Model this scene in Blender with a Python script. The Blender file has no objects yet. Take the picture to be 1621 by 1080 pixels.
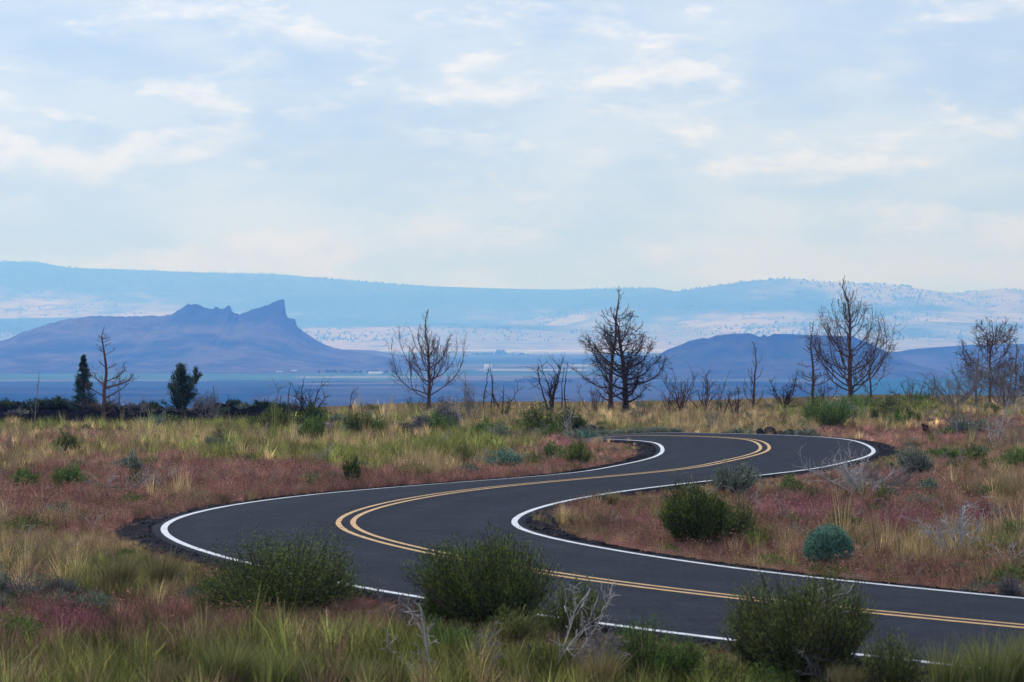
import bpy, math
import numpy as np
from math import radians, pi
scene = bpy.context.scene

# ------------------------------------------------------------------ camera, sky, sun, exposure
FPX, YH, CAMH = 5000.0, 530.0, 3.75          # focal length in photo pixels, horizon row, eye height above road
cam_d = bpy.data.cameras.new('camera'); cam = bpy.data.objects.new('camera', cam_d)
scene.collection.objects.link(cam); scene.camera = cam
cam_d.sensor_width = 36.0; cam_d.lens = FPX / 1621.0 * 36.0
cam_d.clip_start = 0.5; cam_d.clip_end = 80000.0
cam.location = (0, 0, CAMH)
cam.rotation_euler = (pi/2 - math.atan(10.0/FPX), 0, 0)
cam_d.dof.use_dof = True; cam_d.dof.focus_distance = 115.0; cam_d.dof.aperture_fstop = 5.0

SUN_EL, SUN_AZ = radians(50), radians(-38)     # azimuth measured from +Y towards +X: sun high, ahead and to the left
world = bpy.data.worlds.new('World'); scene.world = world; world.use_nodes = True
wn = world.node_tree; wn.nodes.clear()
def WN(t, **k):
    n = wn.nodes.new(t)
    for a, v in k.items(): setattr(n, a, v)
    return n
def wmath(op, a, b=None, clamp=False):
    n = WN('ShaderNodeMath', operation=op, use_clamp=clamp)
    for i, v in enumerate((a, b)):
        if v is None: continue
        if isinstance(v, (int, float)): n.inputs[i].default_value = v
        else: wn.links.new(v, n.inputs[i])
    return n.outputs[0]
def wmix(f, a, b):
    n = WN('ShaderNodeMix', data_type='RGBA')
    if isinstance(f, (int, float)): n.inputs[0].default_value = f
    else: wn.links.new(f, n.inputs[0])
    for i, v in ((6, a), (7, b)):
        if isinstance(v, tuple): n.inputs[i].default_value = (*v, 1)
        else: wn.links.new(v, n.inputs[i])
    return n.outputs[2]
sky = WN('ShaderNodeTexSky', sky_type='NISHITA', sun_disc=False, sun_elevation=SUN_EL, sun_rotation=SUN_AZ,
         altitude=1300.0, air_density=1.0, dust_density=1.5, ozone_density=1.0)
tc = WN('ShaderNodeTexCoord')
def cloud_noise(scale, zst, zoff, detail, rough, loc=(0, 0, 0)):
    m = WN('ShaderNodeMapping'); m.inputs['Scale'].default_value = (1, 1, zst); m.inputs['Location'].default_value = (loc[0], loc[1], loc[2] + zoff*zst)
    wn.links.new(tc.outputs['Generated'], m.inputs['Vector'])
    n = WN('ShaderNodeTexNoise'); n.inputs['Scale'].default_value = scale; n.inputs['Detail'].default_value = detail
    n.inputs['Roughness'].default_value = rough; n.inputs['Distortion'].default_value = 0.0
    wn.links.new(m.outputs[0], n.inputs['Vector']); return n.outputs['Fac']
def smooth(v, lo, hi):
    n = WN('ShaderNodeMapRange', interpolation_type='SMOOTHSTEP'); n.inputs[1].default_value = lo; n.inputs[2].default_value = hi
    wn.links.new(v, n.inputs[0]); return n.outputs[0]
CL = (3.7, 1.3, 0.4)
n1 = cloud_noise(17.0, 2.6, 0.0, 11, 0.60, CL); n1u = cloud_noise(17.0, 2.6, 0.006, 11, 0.60, CL)
big = cloud_noise(9.0, 3.2, 0.0, 5, 0.55, (8, 2, 5))                      # broad grey layers
lit = wmath('MULTIPLY_ADD', wmath('SUBTRACT', n1, n1u), 6.5); wn.nodes[-1].inputs[2].default_value = 0.42
litc = wmath('ADD', lit, 0.0, True)
cover = wmath('MULTIPLY', smooth(n1, 0.46, 0.58), smooth(big, 0.32, 0.54))
puff = wmix(litc, (5.9, 7.2, 9.4), (10.3, 10.4, 11.2))
deck = wmix(smooth(big, 0.40, 0.60), (5.1, 6.7, 9.7), (7.1, 8.3, 10.3))
sep = WN('ShaderNodeSeparateXYZ'); wn.links.new(tc.outputs['Generated'], sep.inputs[0])
thin = wmath('MULTIPLY_ADD', smooth(sep.outputs[2], 0.01, 0.09), 0.50); wn.nodes[-1].inputs[2].default_value = 0.32      # clouds lose contrast towards the horizon all round
cl = wmix(wmath('MULTIPLY', cover, thin), deck, puff)
fin = wmix(0.85, sky.outputs[0], cl)
bg = WN('ShaderNodeBackground'); bg.inputs['Strength'].default_value = 0.1
wn.links.new(fin, bg.inputs['Color'])
wo = WN('ShaderNodeOutputWorld'); wn.links.new(bg.outputs[0], wo.inputs['Surface'])

sd = bpy.data.lights.new('sun', 'SUN'); sd.energy = 3.0; sd.angle = radians(9); sd.color = (1.0, 0.96, 0.91)
so = bpy.data.objects.new('sun', sd); scene.collection.objects.link(so)
so.rotation_euler = (pi/2 - SUN_EL, 0, pi - SUN_AZ) ; so.location = (0, 0, 60)
vs = scene.view_settings; vs.view_transform = 'Standard'; vs.look = 'None'; vs.exposure = 0.0; vs.gamma = 1.0
scene.cycles.volume_bounces = 1; scene.cycles.max_bounces = 6; scene.cycles.use_denoising = True
scene.cycles.transparent_max_bounces = 4

# ------------------------------------------------------------------ helpers
def link(o): scene.collection.objects.link(o); return o
def tag(o, label=None, cat=None, group=None, kind=None):
    if label: o['label'] = label
    if cat: o['category'] = cat
    if group: o['group'] = group
    if kind: o['kind'] = kind
    return o
def empty(name, loc, rz=0.0):
    o = bpy.data.objects.new(name, None); o.empty_display_size = 0.2; link(o); o.location = loc; o.rotation_euler = (0, 0, rz); return o

class MB:
    """collects vertices, faces and a per-vertex tone, builds one mesh"""
    def __init__(s): s.v = []; s.q = []; s.t = []; s.tone = []; s.n = 0
    def add(s, v, quads=None, tris=None, tone=0.5):
        v = np.asarray(v, float).reshape(-1, 3)
        if quads is not None and len(quads): s.q.append(np.asarray(quads, int).reshape(-1, 4) + s.n)
        if tris is not None and len(tris): s.t.append(np.asarray(tris, int).reshape(-1, 3) + s.n)
        s.v.append(v); s.tone.append(np.broadcast_to(np.asarray(tone, float), (len(v),)).copy() if np.ndim(tone) else np.full(len(v), float(tone)))
        s.n += len(v)
    def tube(s, pts, rad, sides=4, tone=0.5):
        pts = np.asarray(pts, float); k = len(pts); rad = np.broadcast_to(np.asarray(rad, float), (k,))
        T = np.gradient(pts, axis=0); T /= np.linalg.norm(T, axis=1)[:, None] + 1e-9
        up = np.where(np.abs(T[:, 2:3]) > 0.9, np.array([[1., 0, 0]]), np.array([[0, 0, 1.]]))
        A = np.cross(T, up); A /= np.linalg.norm(A, axis=1)[:, None] + 1e-9; Bn = np.cross(T, A)
        an = np.arange(sides) * 2*pi/sides
        V = pts[:, None] + rad[:, None, None]*(A[:, None]*np.cos(an)[None, :, None] + Bn[:, None]*np.sin(an)[None, :, None])
        i = np.arange(k-1)[:, None]*sides; j = np.arange(sides)[None]; j2 = (j+1) % sides
        Q = np.stack([i+j, i+j2, i+sides+j2, i+sides+j], -1).reshape(-1, 4)
        s.add(V.reshape(-1, 3), Q, None, tone)
    def box(s, x0, x1, y0, y1, z0, z1):
        v = [(x, y, z) for z in (z0, z1) for y in (y0, y1) for x in (x0, x1)]
        s.add(v, [(0, 2, 3, 1), (4, 5, 7, 6), (0, 1, 5, 4), (2, 6, 7, 3), (0, 4, 6, 2), (1, 3, 7, 5)])
    def mesh(s, name, smooth=False):
        V = np.concatenate(s.v) if s.v else np.zeros((0, 3))
        Q = np.concatenate(s.q) if s.q else np.zeros((0, 4), int)
        T = np.concatenate(s.t) if s.t else np.zeros((0, 3), int)
        me = bpy.data.meshes.new(name)
        me.vertices.add(len(V)); me.vertices.foreach_set('co', V.astype(np.float32).ravel())
        me.loops.add(Q.size + T.size); me.loops.foreach_set('vertex_index', np.concatenate([Q.ravel(), T.ravel()]).astype(np.int32))
        me.polygons.add(len(Q) + len(T))
        me.polygons.foreach_set('loop_start', np.concatenate([np.arange(len(Q))*4, len(Q)*4 + np.arange(len(T))*3]).astype(np.int32))
        me.polygons.foreach_set('loop_total', np.concatenate([np.full(len(Q), 4), np.full(len(T), 3)]).astype(np.int32))
        if smooth: me.polygons.foreach_set('use_smooth', np.ones(len(Q) + len(T), bool))
        a = me.attributes.new('tone', 'FLOAT', 'POINT'); a.data.foreach_set('value', np.concatenate(s.tone).astype(np.float32) if s.tone else np.zeros(0, np.float32))
        me.update(calc_edges=True); return me
    def build(s, name, mat, parent=None, smooth=False):
        me = s.mesh(name, smooth); me.materials.append(mat)
        o = link(bpy.data.objects.new(name, me))
        if parent is not None: o.parent = parent
        return o

def _h(ix, iy, seed):
    n = (ix.astype(np.int64)*374761393 + iy.astype(np.int64)*668265263 + seed*1442695041) & 0x7fffffff
    n = ((n ^ (n >> 13)) * 1274126177) & 0x7fffffff
    return ((n ^ (n >> 16)) & 0xffff) / 65535.0
def vnoise(x, y, seed=0):
    x = np.asarray(x, float); y = np.asarray(y, float); x, y = np.broadcast_arrays(x, y)
    ix = np.floor(x); iy = np.floor(y); fx = x-ix; fy = y-iy; fx = fx*fx*(3-2*fx); fy = fy*fy*(3-2*fy)
    a = _h(ix, iy, seed); b = _h(ix+1, iy, seed); c = _h(ix, iy+1, seed); d = _h(ix+1, iy+1, seed)
    return (a*(1-fx)+b*fx)*(1-fy) + (c*(1-fx)+d*fx)*fy
def fbm(x, y, seed=0, oct=4, gain=0.5):
    s = 0; a = 1.0; t = 0
    for o in range(oct): s = s + a*vnoise(np.asarray(x)*2**o, np.asarray(y)*2**o, seed+o*17); t += a; a *= gain
    return s/t
def sstep(a, b, x): t = np.clip((np.asarray(x, float)-a)/(b-a), 0, 1); return t*t*(3-2*t)

# ------------------------------------------------------------------ materials
def newmat(name):
    m = bpy.data.materials.new(name); m.use_nodes = True; nt = m.node_tree
    return m, nt, nt.nodes['Principled BSDF']
def noise_node(nt, scale, detail=4, rough=0.55, coord='Object', stretch=None):
    t = nt.nodes.new('ShaderNodeTexCoord'); n = nt.nodes.new('ShaderNodeTexNoise')
    n.inputs['Scale'].default_value = scale; n.inputs['Detail'].default_value = detail; n.inputs['Roughness'].default_value = rough
    if stretch:
        mp = nt.nodes.new('ShaderNodeMapping'); mp.inputs['Scale'].default_value = stretch
        nt.links.new(t.outputs[coord], mp.inputs[0]); nt.links.new(mp.outputs[0], n.inputs['Vector'])
    else: nt.links.new(t.outputs[coord], n.inputs['Vector'])
    return n.outputs['Fac']
def ramp(nt, fac, stops):
    r = nt.nodes.new('ShaderNodeValToRGB'); e = r.color_ramp.elements
    while len(e) < len(stops): e.new(0.5)
    for k, (p, c) in enumerate(stops): e[k].position = p; e[k].color = (*c, 1)
    nt.links.new(fac, r.inputs[0]); return r.outputs[0]
def mixc(nt, f, a, b, mode='MIX'):
    n = nt.nodes.new('ShaderNodeMix'); n.data_type = 'RGBA'; n.blend_type = mode
    if isinstance(f, (int, float)): n.inputs[0].default_value = f
    else: nt.links.new(f, n.inputs[0])
    for i, v in ((6, a), (7, b)):
        if isinstance(v, tuple): n.inputs[i].default_value = (*v, 1)
        else: nt.links.new(v, n.inputs[i])
    return n.outputs[2]
def attr(nt, name, typ='GEOMETRY'):
    a = nt.nodes.new('ShaderNodeAttribute'); a.attribute_name = name; a.attribute_type = typ; return a
def bump(nt, b, h, strength, dist):
    n = nt.nodes.new('ShaderNodeBump'); n.inputs['Strength'].default_value = strength; n.inputs['Distance'].default_value = dist
    nt.links.new(h, n.inputs['Height']); nt.links.new(n.outputs[0], b.inputs['Normal'])
def leaf_mat(name, c0, c1, c2, trans=0.25):
    """foliage colour runs over three tints by each leaf's own tone"""
    m, nt, b = newmat(name)
    col = ramp(nt, attr(nt, 'tone').outputs['Fac'], [(0.0, c0), (0.5, c1), (1.0, c2)])
    nt.links.new(col, b.inputs['Base Color']); b.inputs['Roughness'].default_value = 0.75; b.inputs['Specular IOR Level'].default_value = 0.15
    tr = nt.nodes.new('ShaderNodeBsdfTranslucent'); nt.links.new(col, tr.inputs[0])
    mx = nt.nodes.new('ShaderNodeMixShader'); mx.inputs[0].default_value = trans
    nt.links.new(b.outputs[0], mx.inputs[1]); nt.links.new(tr.outputs[0], mx.inputs[2])
    nt.links.new(mx.outputs[0], nt.nodes['Material Output'].inputs['Surface']); return m
def wood_mat(name, c0, c1, scale=6.0):
    m, nt, b = newmat(name)
    f = noise_node(nt, scale, 4, 0.6, stretch=(1, 1, 0.25))
    nt.links.new(ramp(nt, f, [(0.3, c0), (0.7, c1)]), b.inputs['Base Color']); b.inputs['Roughness'].default_value = 0.9
    b.inputs['Specular IOR Level'].default_value = 0.1; return m
def rock_mat(name, c0, c1, scale, spots=None):
    m, nt, b = newmat(name)
    f = noise_node(nt, scale, 6, 0.65); col = ramp(nt, f, [(0.35, c0), (0.7, c1)])
    if spots: col = mixc(nt, ramp(nt, noise_node(nt, scale*2.3, 3), [(0.62, (0, 0, 0)), (0.7, (1, 1, 1))]), col, spots)
    nt.links.new(col, b.inputs['Base Color']); b.inputs['Roughness'].default_value = 0.95; b.inputs['Specular IOR Level'].default_value = 0.0
    bump(nt, b, f, 0.6, 0.08); return m
def flat_mat(name, c, rough=0.7):
    m, nt, b = newmat(name); f = noise_node(nt, 0.4, 3)
    nt.links.new(ramp(nt, f, [(0.2, tuple(x*0.85 for x in c)), (0.8, c)]), b.inputs['Base Color']); b.inputs['Roughness'].default_value = rough; return m

M = {}
M['dark'] = leaf_mat('leaf_dark', (0.0128, 0.024, 0.0064), (0.06831, 0.1056, 0.02329), (0.2737, 0.3213, 0.07616))
M['olive'] = leaf_mat('leaf_olive', (0.028, 0.04, 0.0128), (0.1078, 0.1323, 0.03737), (0.2912, 0.312, 0.104))
M['bright'] = leaf_mat('leaf_bright', (0.0324, 0.072, 0.0126), (0.108, 0.186, 0.036), (0.2565, 0.3375, 0.08775))
M['lime'] = leaf_mat('leaf_lime', (0.06, 0.09, 0.02), (0.154, 0.1815, 0.044), (0.3, 0.276, 0.096))
M['blue'] = leaf_mat('leaf_bluegreen', (0.0363, 0.08712, 0.0605), (0.1265, 0.2512, 0.1768), (0.2652, 0.4386, 0.3162))
M['sage'] = leaf_mat('leaf_sage', (0.06, 0.082, 0.06), (0.156, 0.195, 0.1404), (0.33, 0.375, 0.285))
M['greysage'] = leaf_mat('leaf_greysage', (0.060, 0.060, 0.070), (0.120, 0.118, 0.130), (0.22, 0.21, 0.21))
M['needle'] = leaf_mat('leaf_needle', (0.012, 0.0336, 0.0288), (0.036, 0.0825, 0.06), (0.088, 0.16, 0.112))
M['juniper'] = leaf_mat('leaf_juniper', (0.0168, 0.0336, 0.024), (0.048, 0.078, 0.048), (0.12, 0.152, 0.088))
M['bark'] = wood_mat('bark_dead', (0.065, 0.038, 0.032), (0.16, 0.098, 0.080))
M['char'] = wood_mat('bark_charred', (0.026, 0.019, 0.019), (0.080, 0.054, 0.050))
M['pale'] = wood_mat('wood_bleached', (0.27, 0.25, 0.245), (0.50, 0.47, 0.46))
M['greywood'] = wood_mat('wood_grey', (0.13, 0.11, 0.11), (0.25, 0.22, 0.215))
M['redwood'] = wood_mat('wood_charred_red', (0.035, 0.014, 0.012), (0.09, 0.035, 0.028))
M['stem'] = wood_mat('stem_brown', (0.06, 0.045, 0.035), (0.13, 0.10, 0.08))
M['lava'] = rock_mat('lava', (0.003, 0.003, 0.005), (0.012, 0.012, 0.015), 1.6, (0.022, 0.027, 0.026))
M['rock'] = rock_mat('basalt', (0.018, 0.018, 0.021), (0.065, 0.060, 0.060), 7.0, (0.16, 0.16, 0.13))
M['white_wall'] = flat_mat('white_wall', (0.80, 0.78, 0.76)); M['white_roof'] = flat_mat('white_roof', (0.86, 0.84, 0.80)); M['dark_open'] = flat_mat('dark_opening', (0.05, 0.05, 0.06))

# ------------------------------------------------------------------ road line and terrain height
CL_PTS = [(34, 27.6), (28, 28.3), (24, 28.9), (21, 29.7), (18.2, 30.7), (15.8, 31.9), (13.6, 33.4), (11.6, 35.05), (9.8, 36.85), (8.13, 38.72),
 (6.53, 40.67), (4.97, 42.62), (3.51, 44.65), (2.16, 46.75), (0.94, 48.93), (-0.1, 51.19), (-1.04, 53.51), (-1.87, 55.86), (-2.57, 58.26), (-3.09, 60.7), (-3.35, 63.17), (-3.32, 65.67), (-3.07, 68.15), (-2.65, 70.61), (-2.07, 73.04), (-1.34, 75.43), (-0.43, 77.75), (0.63, 80.01), (1.78, 82.23), (2.95, 84.44), (4.06, 86.68), (5.01, 88.98), (5.73, 91.37), (6.34, 93.79), (6.95, 96.22), (7.51, 98.65), (7.97, 101.11), (8.29, 103.59), (8.49, 106.08), (8.61, 108.57), (8.64, 111.07), (8.45, 113.4), (7.55, 115.7),
 (6.0, 117.3), (4.0, 118.1), (1.5, 118.5), (-1.5, 118.9), (-5, 119.7), (-9, 121.2), (-14, 124), (-20, 129), (-28, 137), (-38, 148)]
def spline(P, step):
    P = np.array(P, float); Q = np.vstack([2*P[0]-P[1], P, 2*P[-1]-P[-2]]); out = []
    for i in range(1, len(Q)-2):
        p0, p1, p2, p3 = Q[i-1:i+3]; u = np.linspace(0, 1, 16, endpoint=False)[:, None]
        out.append(.5*((2*p1)+(-p0+p2)*u+(2*p0-5*p1+4*p2-p3)*u*u+(-p0+3*p1-3*p2+p3)*u**3))
    out = np.vstack(out + [P[-1:]])
    d = np.r_[0, np.cumsum(np.hypot(*np.diff(out, axis=0).T))]; t = np.arange(0, d[-1], step)
    return np.c_[np.interp(t, d, out[:, 0]), np.interp(t, d, out[:, 1])]
RC = spline(CL_PTS, 0.25)
for _ in range(30): RC[1:-1] = .25*RC[:-2] + .5*RC[1:-1] + .25*RC[2:]
RT = np.gradient(RC, axis=0); RT /= np.hypot(RT[:, 0], RT[:, 1])[:, None]
RN = np.c_[-RT[:, 1], RT[:, 0]]                       # left of travel (from near right to far left)
RS = np.r_[0, np.cumsum(np.hypot(*np.diff(RC, axis=0).T))]
i0 = np.argmin(np.hypot(RC[:, 0]-6.53, RC[:, 1]-40.67)); S0 = RS[i0]
KN = S0 + np.linspace(0, 82, 14)
LZ = np.interp(RS, KN, [-.12, -.07, -.04, -.03, -.03, -.05, -.11, -.15, -.17, -.18, -.17, -.14, -.10, -.05])
LW = np.interp(RS, KN, [3.43, 3.48, 3.53, 3.58, 3.57, 3.51, 3.42, 3.35, 3.3, 3.3, 3.34, 3.42, 3.5, 3.5])
RZ = np.interp(RS, KN, [-.02, -.02, -.04, -.05, -.06, -.06, -.05, -.01, .02, -.02, -.04, -.03, .0, .0])
RW = np.interp(RS, KN, [3.36, 3.37, 3.38, 3.39, 3.4, 3.4, 3.41, 3.42, 3.45, 3.51, 3.56, 3.55, 3.49, 3.43])
dip = -1.15*sstep(5.2, -5.0, RC[:, 0])*(RC[:, 1] > 112)      # past the far bend the road drops behind the bank
for A in (LZ, LW, RZ, RW):
    for _ in range(200): A[1:-1] = .25*A[:-2] + .5*A[1:-1] + .25*A[2:]
LZ = LZ+dip; RZ = RZ+dip
EDGE = 0.20                                           # asphalt past the white line
bend = np.exp(-((RC[:, 1]-63.5)/7.5)**2)
bend2 = np.exp(-((RC[:, 1]-108.5)/8.0)**2)*(RC[:, 0] > 5)
SHL = 0.30 + 0.45*bend + 0.36*bend2                   # gravel shoulder width, left and right of travel
SHR = 0.30 + 0.34*bend + 0.42*bend2

def road_near(x, y):
    """distance from the asphalt edge, edge height, shoulder width there"""
    x = np.atleast_1d(np.asarray(x, float)); y = np.atleast_1d(np.asarray(y, float))
    d = np.full(x.shape, 1e3); ze = np.zeros(x.shape); sh = np.full(x.shape, .4)
    sel = np.where((y > 15) & (y < 165) & (np.abs(x) < 60))[0]
    for a in range(0, len(sel), 4000):
        s = sel[a:a+4000]; dx = x[s, None]-RC[None, :, 0]; dy = y[s, None]-RC[None, :, 1]; q = dx*dx+dy*dy
        i = q.argmin(1); k = np.arange(len(s)); lat = dx[k, i]*RN[i, 0]+dy[k, i]*RN[i, 1]; dist = np.sqrt(q[k, i])
        left = lat > 0; w = np.where(left, LW[i], RW[i])+EDGE
        d[s] = dist-w; zz = np.where(left, LZ[i], RZ[i]); ze[s] = np.where(d[s] < 0, dip[i]+(zz-dip[i])*np.clip(dist/w, 0, 1), zz); sh[s] = np.where(left, SHL[i], SHR[i])
    return d, ze, sh
VAL = -86.0
def terrain(x, y, rn=None):
    x = np.atleast_1d(np.asarray(x, float)); y = np.atleast_1d(np.asarray(y, float))
    d, ze, sh = road_near(x, y) if rn is None else rn
    base = -0.36*(1-sstep(118, 150, y)) + (fbm(x/9, y/9, 3, 3)-.5)*0.30 + (fbm(x/1.7, y/1.7, 5, 2)-.5)*0.10
    base += 0.22*sstep(0, -8, x)*sstep(66, 90, y)*(1-sstep(112, 150, y))            # left bank, higher behind the road
    base += 0.40*sstep(8, 24, x)*sstep(118, 165, y) - 0.36*sstep(-4, -17, x)*sstep(118, 150, y) - .26*sstep(125, 160, y)
    base += 0.26*np.exp(-((x-1.0)/3.5)**2-((y-106)/5)**2)+.18*sstep(2, -2, x)*np.exp(-((y-109)/6)**2)
    base -= 0.25*np.exp(-((y-34)/7)**2)
    fall = np.maximum(y-174, 0); base = base - 0.05*fall*sstep(174, 260, y)
    far = sstep(260, 1500, y); base = np.where(y > 260, np.minimum(base, base*(1-far)+VAL*far), base)
    near_edge = ze-0.035
    t = sstep(0.0, 1.0, (d-0.05)/(sh+1.7))
    z = near_edge*(1-t)+base*t
    z = np.where(d < 0.02, ze-0.14-0.10*sstep(0.0, -.5, d), z)
    return z
def tz(x, y): return float(terrain(x, y)[0])
def ground_at(px, py):
    """photo pixel -> the point of the terrain it shows"""
    z = -0.2
    for _ in range(12):
        D = FPX*(CAMH-z)/(py-YH); x = (px-810.5)*D/FPX; z = 0.5*z+0.5*tz(x, D)
    return x, D, tz(x, D), D/FPX           # x, y, z, metres per photo pixel
def at_depth(px, D): x = (px-810.5)*D/FPX; return x, D, tz(x, D), D/FPX
def far_edge(px, off):
    D = 128.0
    while D > 112 and road_near((px-810.5)*D/FPX, D)[0][0] > off: D -= .1
    return D
def to_px(x, y, z): return 810.5+FPX*x/np.maximum(y, 1), YH+FPX*(CAMH-z)/np.maximum(y, 1)

# ------------------------------------------------------------------ ground cover zones (photo coordinates of where each plant cover grows)
# kinds: 0 pink cheatgrass, 1 green grass, 2 straw, 3 purple-pink, 4 olive-brown
ZONES = [(100,690,150,22,0,.7),(330,765,320,30,0,1.0),(700,765,260,16,0,.9),(920,715,110,22,0,.9),(1350,695,150,16,0,.9),(150,805,210,45,0,.7),(1500,775,160,50,0,.7),(1200,840,320,60,0,.6),
 (1400,920,250,26,0,.6),(610,965,80,30,0,1.1),(330,985,300,36,0,.6),(1560,680,110,26,0,.8),(1480,700,90,16,0,.8),
 (150,1000,120,36,3,1.5),(30,1035,60,25,3,1.2),(1290,812,120,20,3,1.7),(1430,832,70,18,3,1.4),(1570,832,70,18,3,1.4),(400,752,130,9,3,1.0),(890,705,60,9,3,.9),(1000,838,70,22,3,.7),(70,742,60,9,3,.8),(180,700,60,8,3,.7),(300,790,150,12,3,.7),
 (200,668,300,12,1,.9),(450,690,200,26,1,.6),(430,728,220,20,1,.6),(600,720,160,22,1,.6),(730,715,110,20,1,.8),(1310,660,70,20,1,1.1),(850,1065,600,32,1,.75),(380,1065,240,30,1,.85),(230,935,110,45,1,.6),(1130,850,90,25,1,.3),(1000,680,90,8,1,.8),(90,722,90,16,1,.6),(1400,645,120,14,1,.9),
 (680,745,60,16,2,1.3),(1150,668,180,14,2,1.1),(280,788,60,12,2,1.1),(60,885,130,40,2,.7),(890,835,50,40,2,.5),(1480,885,130,24,2,1.1),(1590,795,40,40,2,.5),(950,1070,80,20,2,.7),(500,705,200,12,2,.6),(250,700,80,12,2,.4),
 (90,900,160,30,4,.8),(330,940,160,30,4,.8),(1560,900,90,30,4,.5),(560,690,200,16,4,.6)]
def cover_weights(x, y, z):
    px, py = to_px(x, y, z); W = np.zeros((len(px), 5))
    pyw = py+(fbm(x/1.8, y/3.2, 66, 3)-.5)*90*sstep(640, 720, py); up = 1-sstep(690, 745, pyw); dn = sstep(1000, 1050, pyw); mid = (1-up)*(1-dn)
    for k, (a, b, c) in enumerate(((.28, .62, .25), (.42, .14, .62), (.72, .38, .42), (.03, .05, .0), (.45, .42, .45))): W[:, k] = a*up+b*mid+c*dn
    for cx, cy, rx, ry, k, w in ZONES: W[:, k] += w*np.exp(-((px-cx)/rx)**2-((py-cy)/ry)**2)
    for k in range(5): W[:, k] += 1.5*(fbm(x/2.3, y/4.5, 40+k*7, 3)-.5)
    return W
SOIL = np.array([(.130, .080, .066), (.080, .082, .040), (.165, .120, .068), (.135, .070, .080), (.110, .085, .058)])

# ------------------------------------------------------------------ ground sheet (near field, slope and valley floor)
ang = np.unique(np.r_[np.linspace(-25, -9, 26), np.linspace(-9, 9, 190), np.linspace(9, 25, 26)])
rows = np.r_[np.arange(-60, 24, 6.0), np.arange(24, 180, 0.5), 180*1.015**np.arange(0, 356)]
rows = rows[rows < 36000]
GX = np.tan(np.radians(ang))[None]*(rows[:, None]+120); GY = np.broadcast_to(rows[:, None], GX.shape)
fx, fy = GX.ravel(), GY.ravel(); fz = terrain(fx, fy)
fz = np.where(fy > 1500, VAL, fz)
# colours: near soil by cover, valley by field
col = np.zeros((len(fx), 3)); near = fy < 400
W = cover_weights(fx[near], fy[near], fz[near]); W = np.exp(W*5); W /= W.sum(1)[:, None]; col[near] = (W@SOIL)*0.85
far = ~near; px, py = to_px(fx[far], fy[far], fz[far])
n_a = fbm(fx[far]/900, fy[far]/2600, 90, 4); n_b = fbm(fx[far]/260, fy[far]/1500, 95, 3)
n_c = fbm(fx[far]/110, fy[far]/260, 97, 4, .65)
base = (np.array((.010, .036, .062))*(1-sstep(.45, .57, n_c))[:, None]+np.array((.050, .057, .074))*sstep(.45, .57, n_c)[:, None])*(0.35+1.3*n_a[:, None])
# farm fields: long parcels with straight sides
cell = np.floor(fy[far]/430+0.35*np.sin(fx[far]/2100)); par = np.floor((fx[far]+cell*731)/1150)
hsh = _h(cell, par, 7)
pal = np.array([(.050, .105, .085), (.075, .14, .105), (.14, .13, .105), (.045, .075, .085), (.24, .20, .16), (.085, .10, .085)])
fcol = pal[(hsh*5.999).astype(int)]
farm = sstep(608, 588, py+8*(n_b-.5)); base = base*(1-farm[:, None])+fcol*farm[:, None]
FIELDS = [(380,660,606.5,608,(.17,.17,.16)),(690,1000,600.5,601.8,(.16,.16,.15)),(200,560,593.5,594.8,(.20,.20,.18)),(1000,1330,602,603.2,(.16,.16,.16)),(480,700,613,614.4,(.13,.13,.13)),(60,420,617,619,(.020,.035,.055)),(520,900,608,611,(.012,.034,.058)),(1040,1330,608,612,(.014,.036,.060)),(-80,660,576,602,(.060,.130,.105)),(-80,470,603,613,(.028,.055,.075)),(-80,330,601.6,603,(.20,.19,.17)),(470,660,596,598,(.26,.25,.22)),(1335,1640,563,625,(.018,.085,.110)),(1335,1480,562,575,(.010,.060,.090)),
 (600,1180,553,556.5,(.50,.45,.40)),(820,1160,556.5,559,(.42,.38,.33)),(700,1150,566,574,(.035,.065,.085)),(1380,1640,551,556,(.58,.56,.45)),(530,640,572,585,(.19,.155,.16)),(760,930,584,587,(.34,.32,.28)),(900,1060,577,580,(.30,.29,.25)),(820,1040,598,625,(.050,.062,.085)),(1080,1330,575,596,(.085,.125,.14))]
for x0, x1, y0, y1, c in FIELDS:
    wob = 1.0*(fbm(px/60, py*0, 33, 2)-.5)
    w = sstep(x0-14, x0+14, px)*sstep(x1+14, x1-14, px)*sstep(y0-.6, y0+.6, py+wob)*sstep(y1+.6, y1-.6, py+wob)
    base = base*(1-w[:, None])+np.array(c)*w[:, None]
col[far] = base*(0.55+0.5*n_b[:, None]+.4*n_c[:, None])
nr, nc = GX.shape
ii = (np.arange(nr-1)[:, None]*nc+np.arange(nc-1)[None]).ravel()
gb = MB(); gb.add(np.c_[fx, fy, fz], np.c_[ii, ii+1, ii+nc+1, ii+nc])
gm, nt, b = newmat('ground')
ca = attr(nt, 'cov').outputs['Color']
fine = noise_node(nt, 5.0, 5, 0.65); col1 = mixc(nt, 1.0, ca, ramp(nt, fine, [(0.3, (.55, .55, .55)), (0.7, (1.3, 1.25, 1.2))]), 'MULTIPLY')
b.inputs['Roughness'].default_value = 1.0; b.inputs['Specular IOR Level'].default_value = 0.0
big = noise_node(nt, 0.02, 5, 0.6, stretch=(1, .35, 1))
col1 = mixc(nt, 1.0, col1, ramp(nt, big, [(0.3, (.8, .8, .8)), (0.7, (1.2, 1.2, 1.2))]), 'MULTIPLY')
nt.links.new(col1, b.inputs['Base Color'])
ground = gb.build('ground', gm, smooth=True); tag(ground, kind='structure')
a = ground.data.color_attributes.new('cov', 'FLOAT_COLOR', 'POINT'); a.data.foreach_set('color', np.c_[col, np.ones(len(col))].astype(np.float32).ravel())

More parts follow.
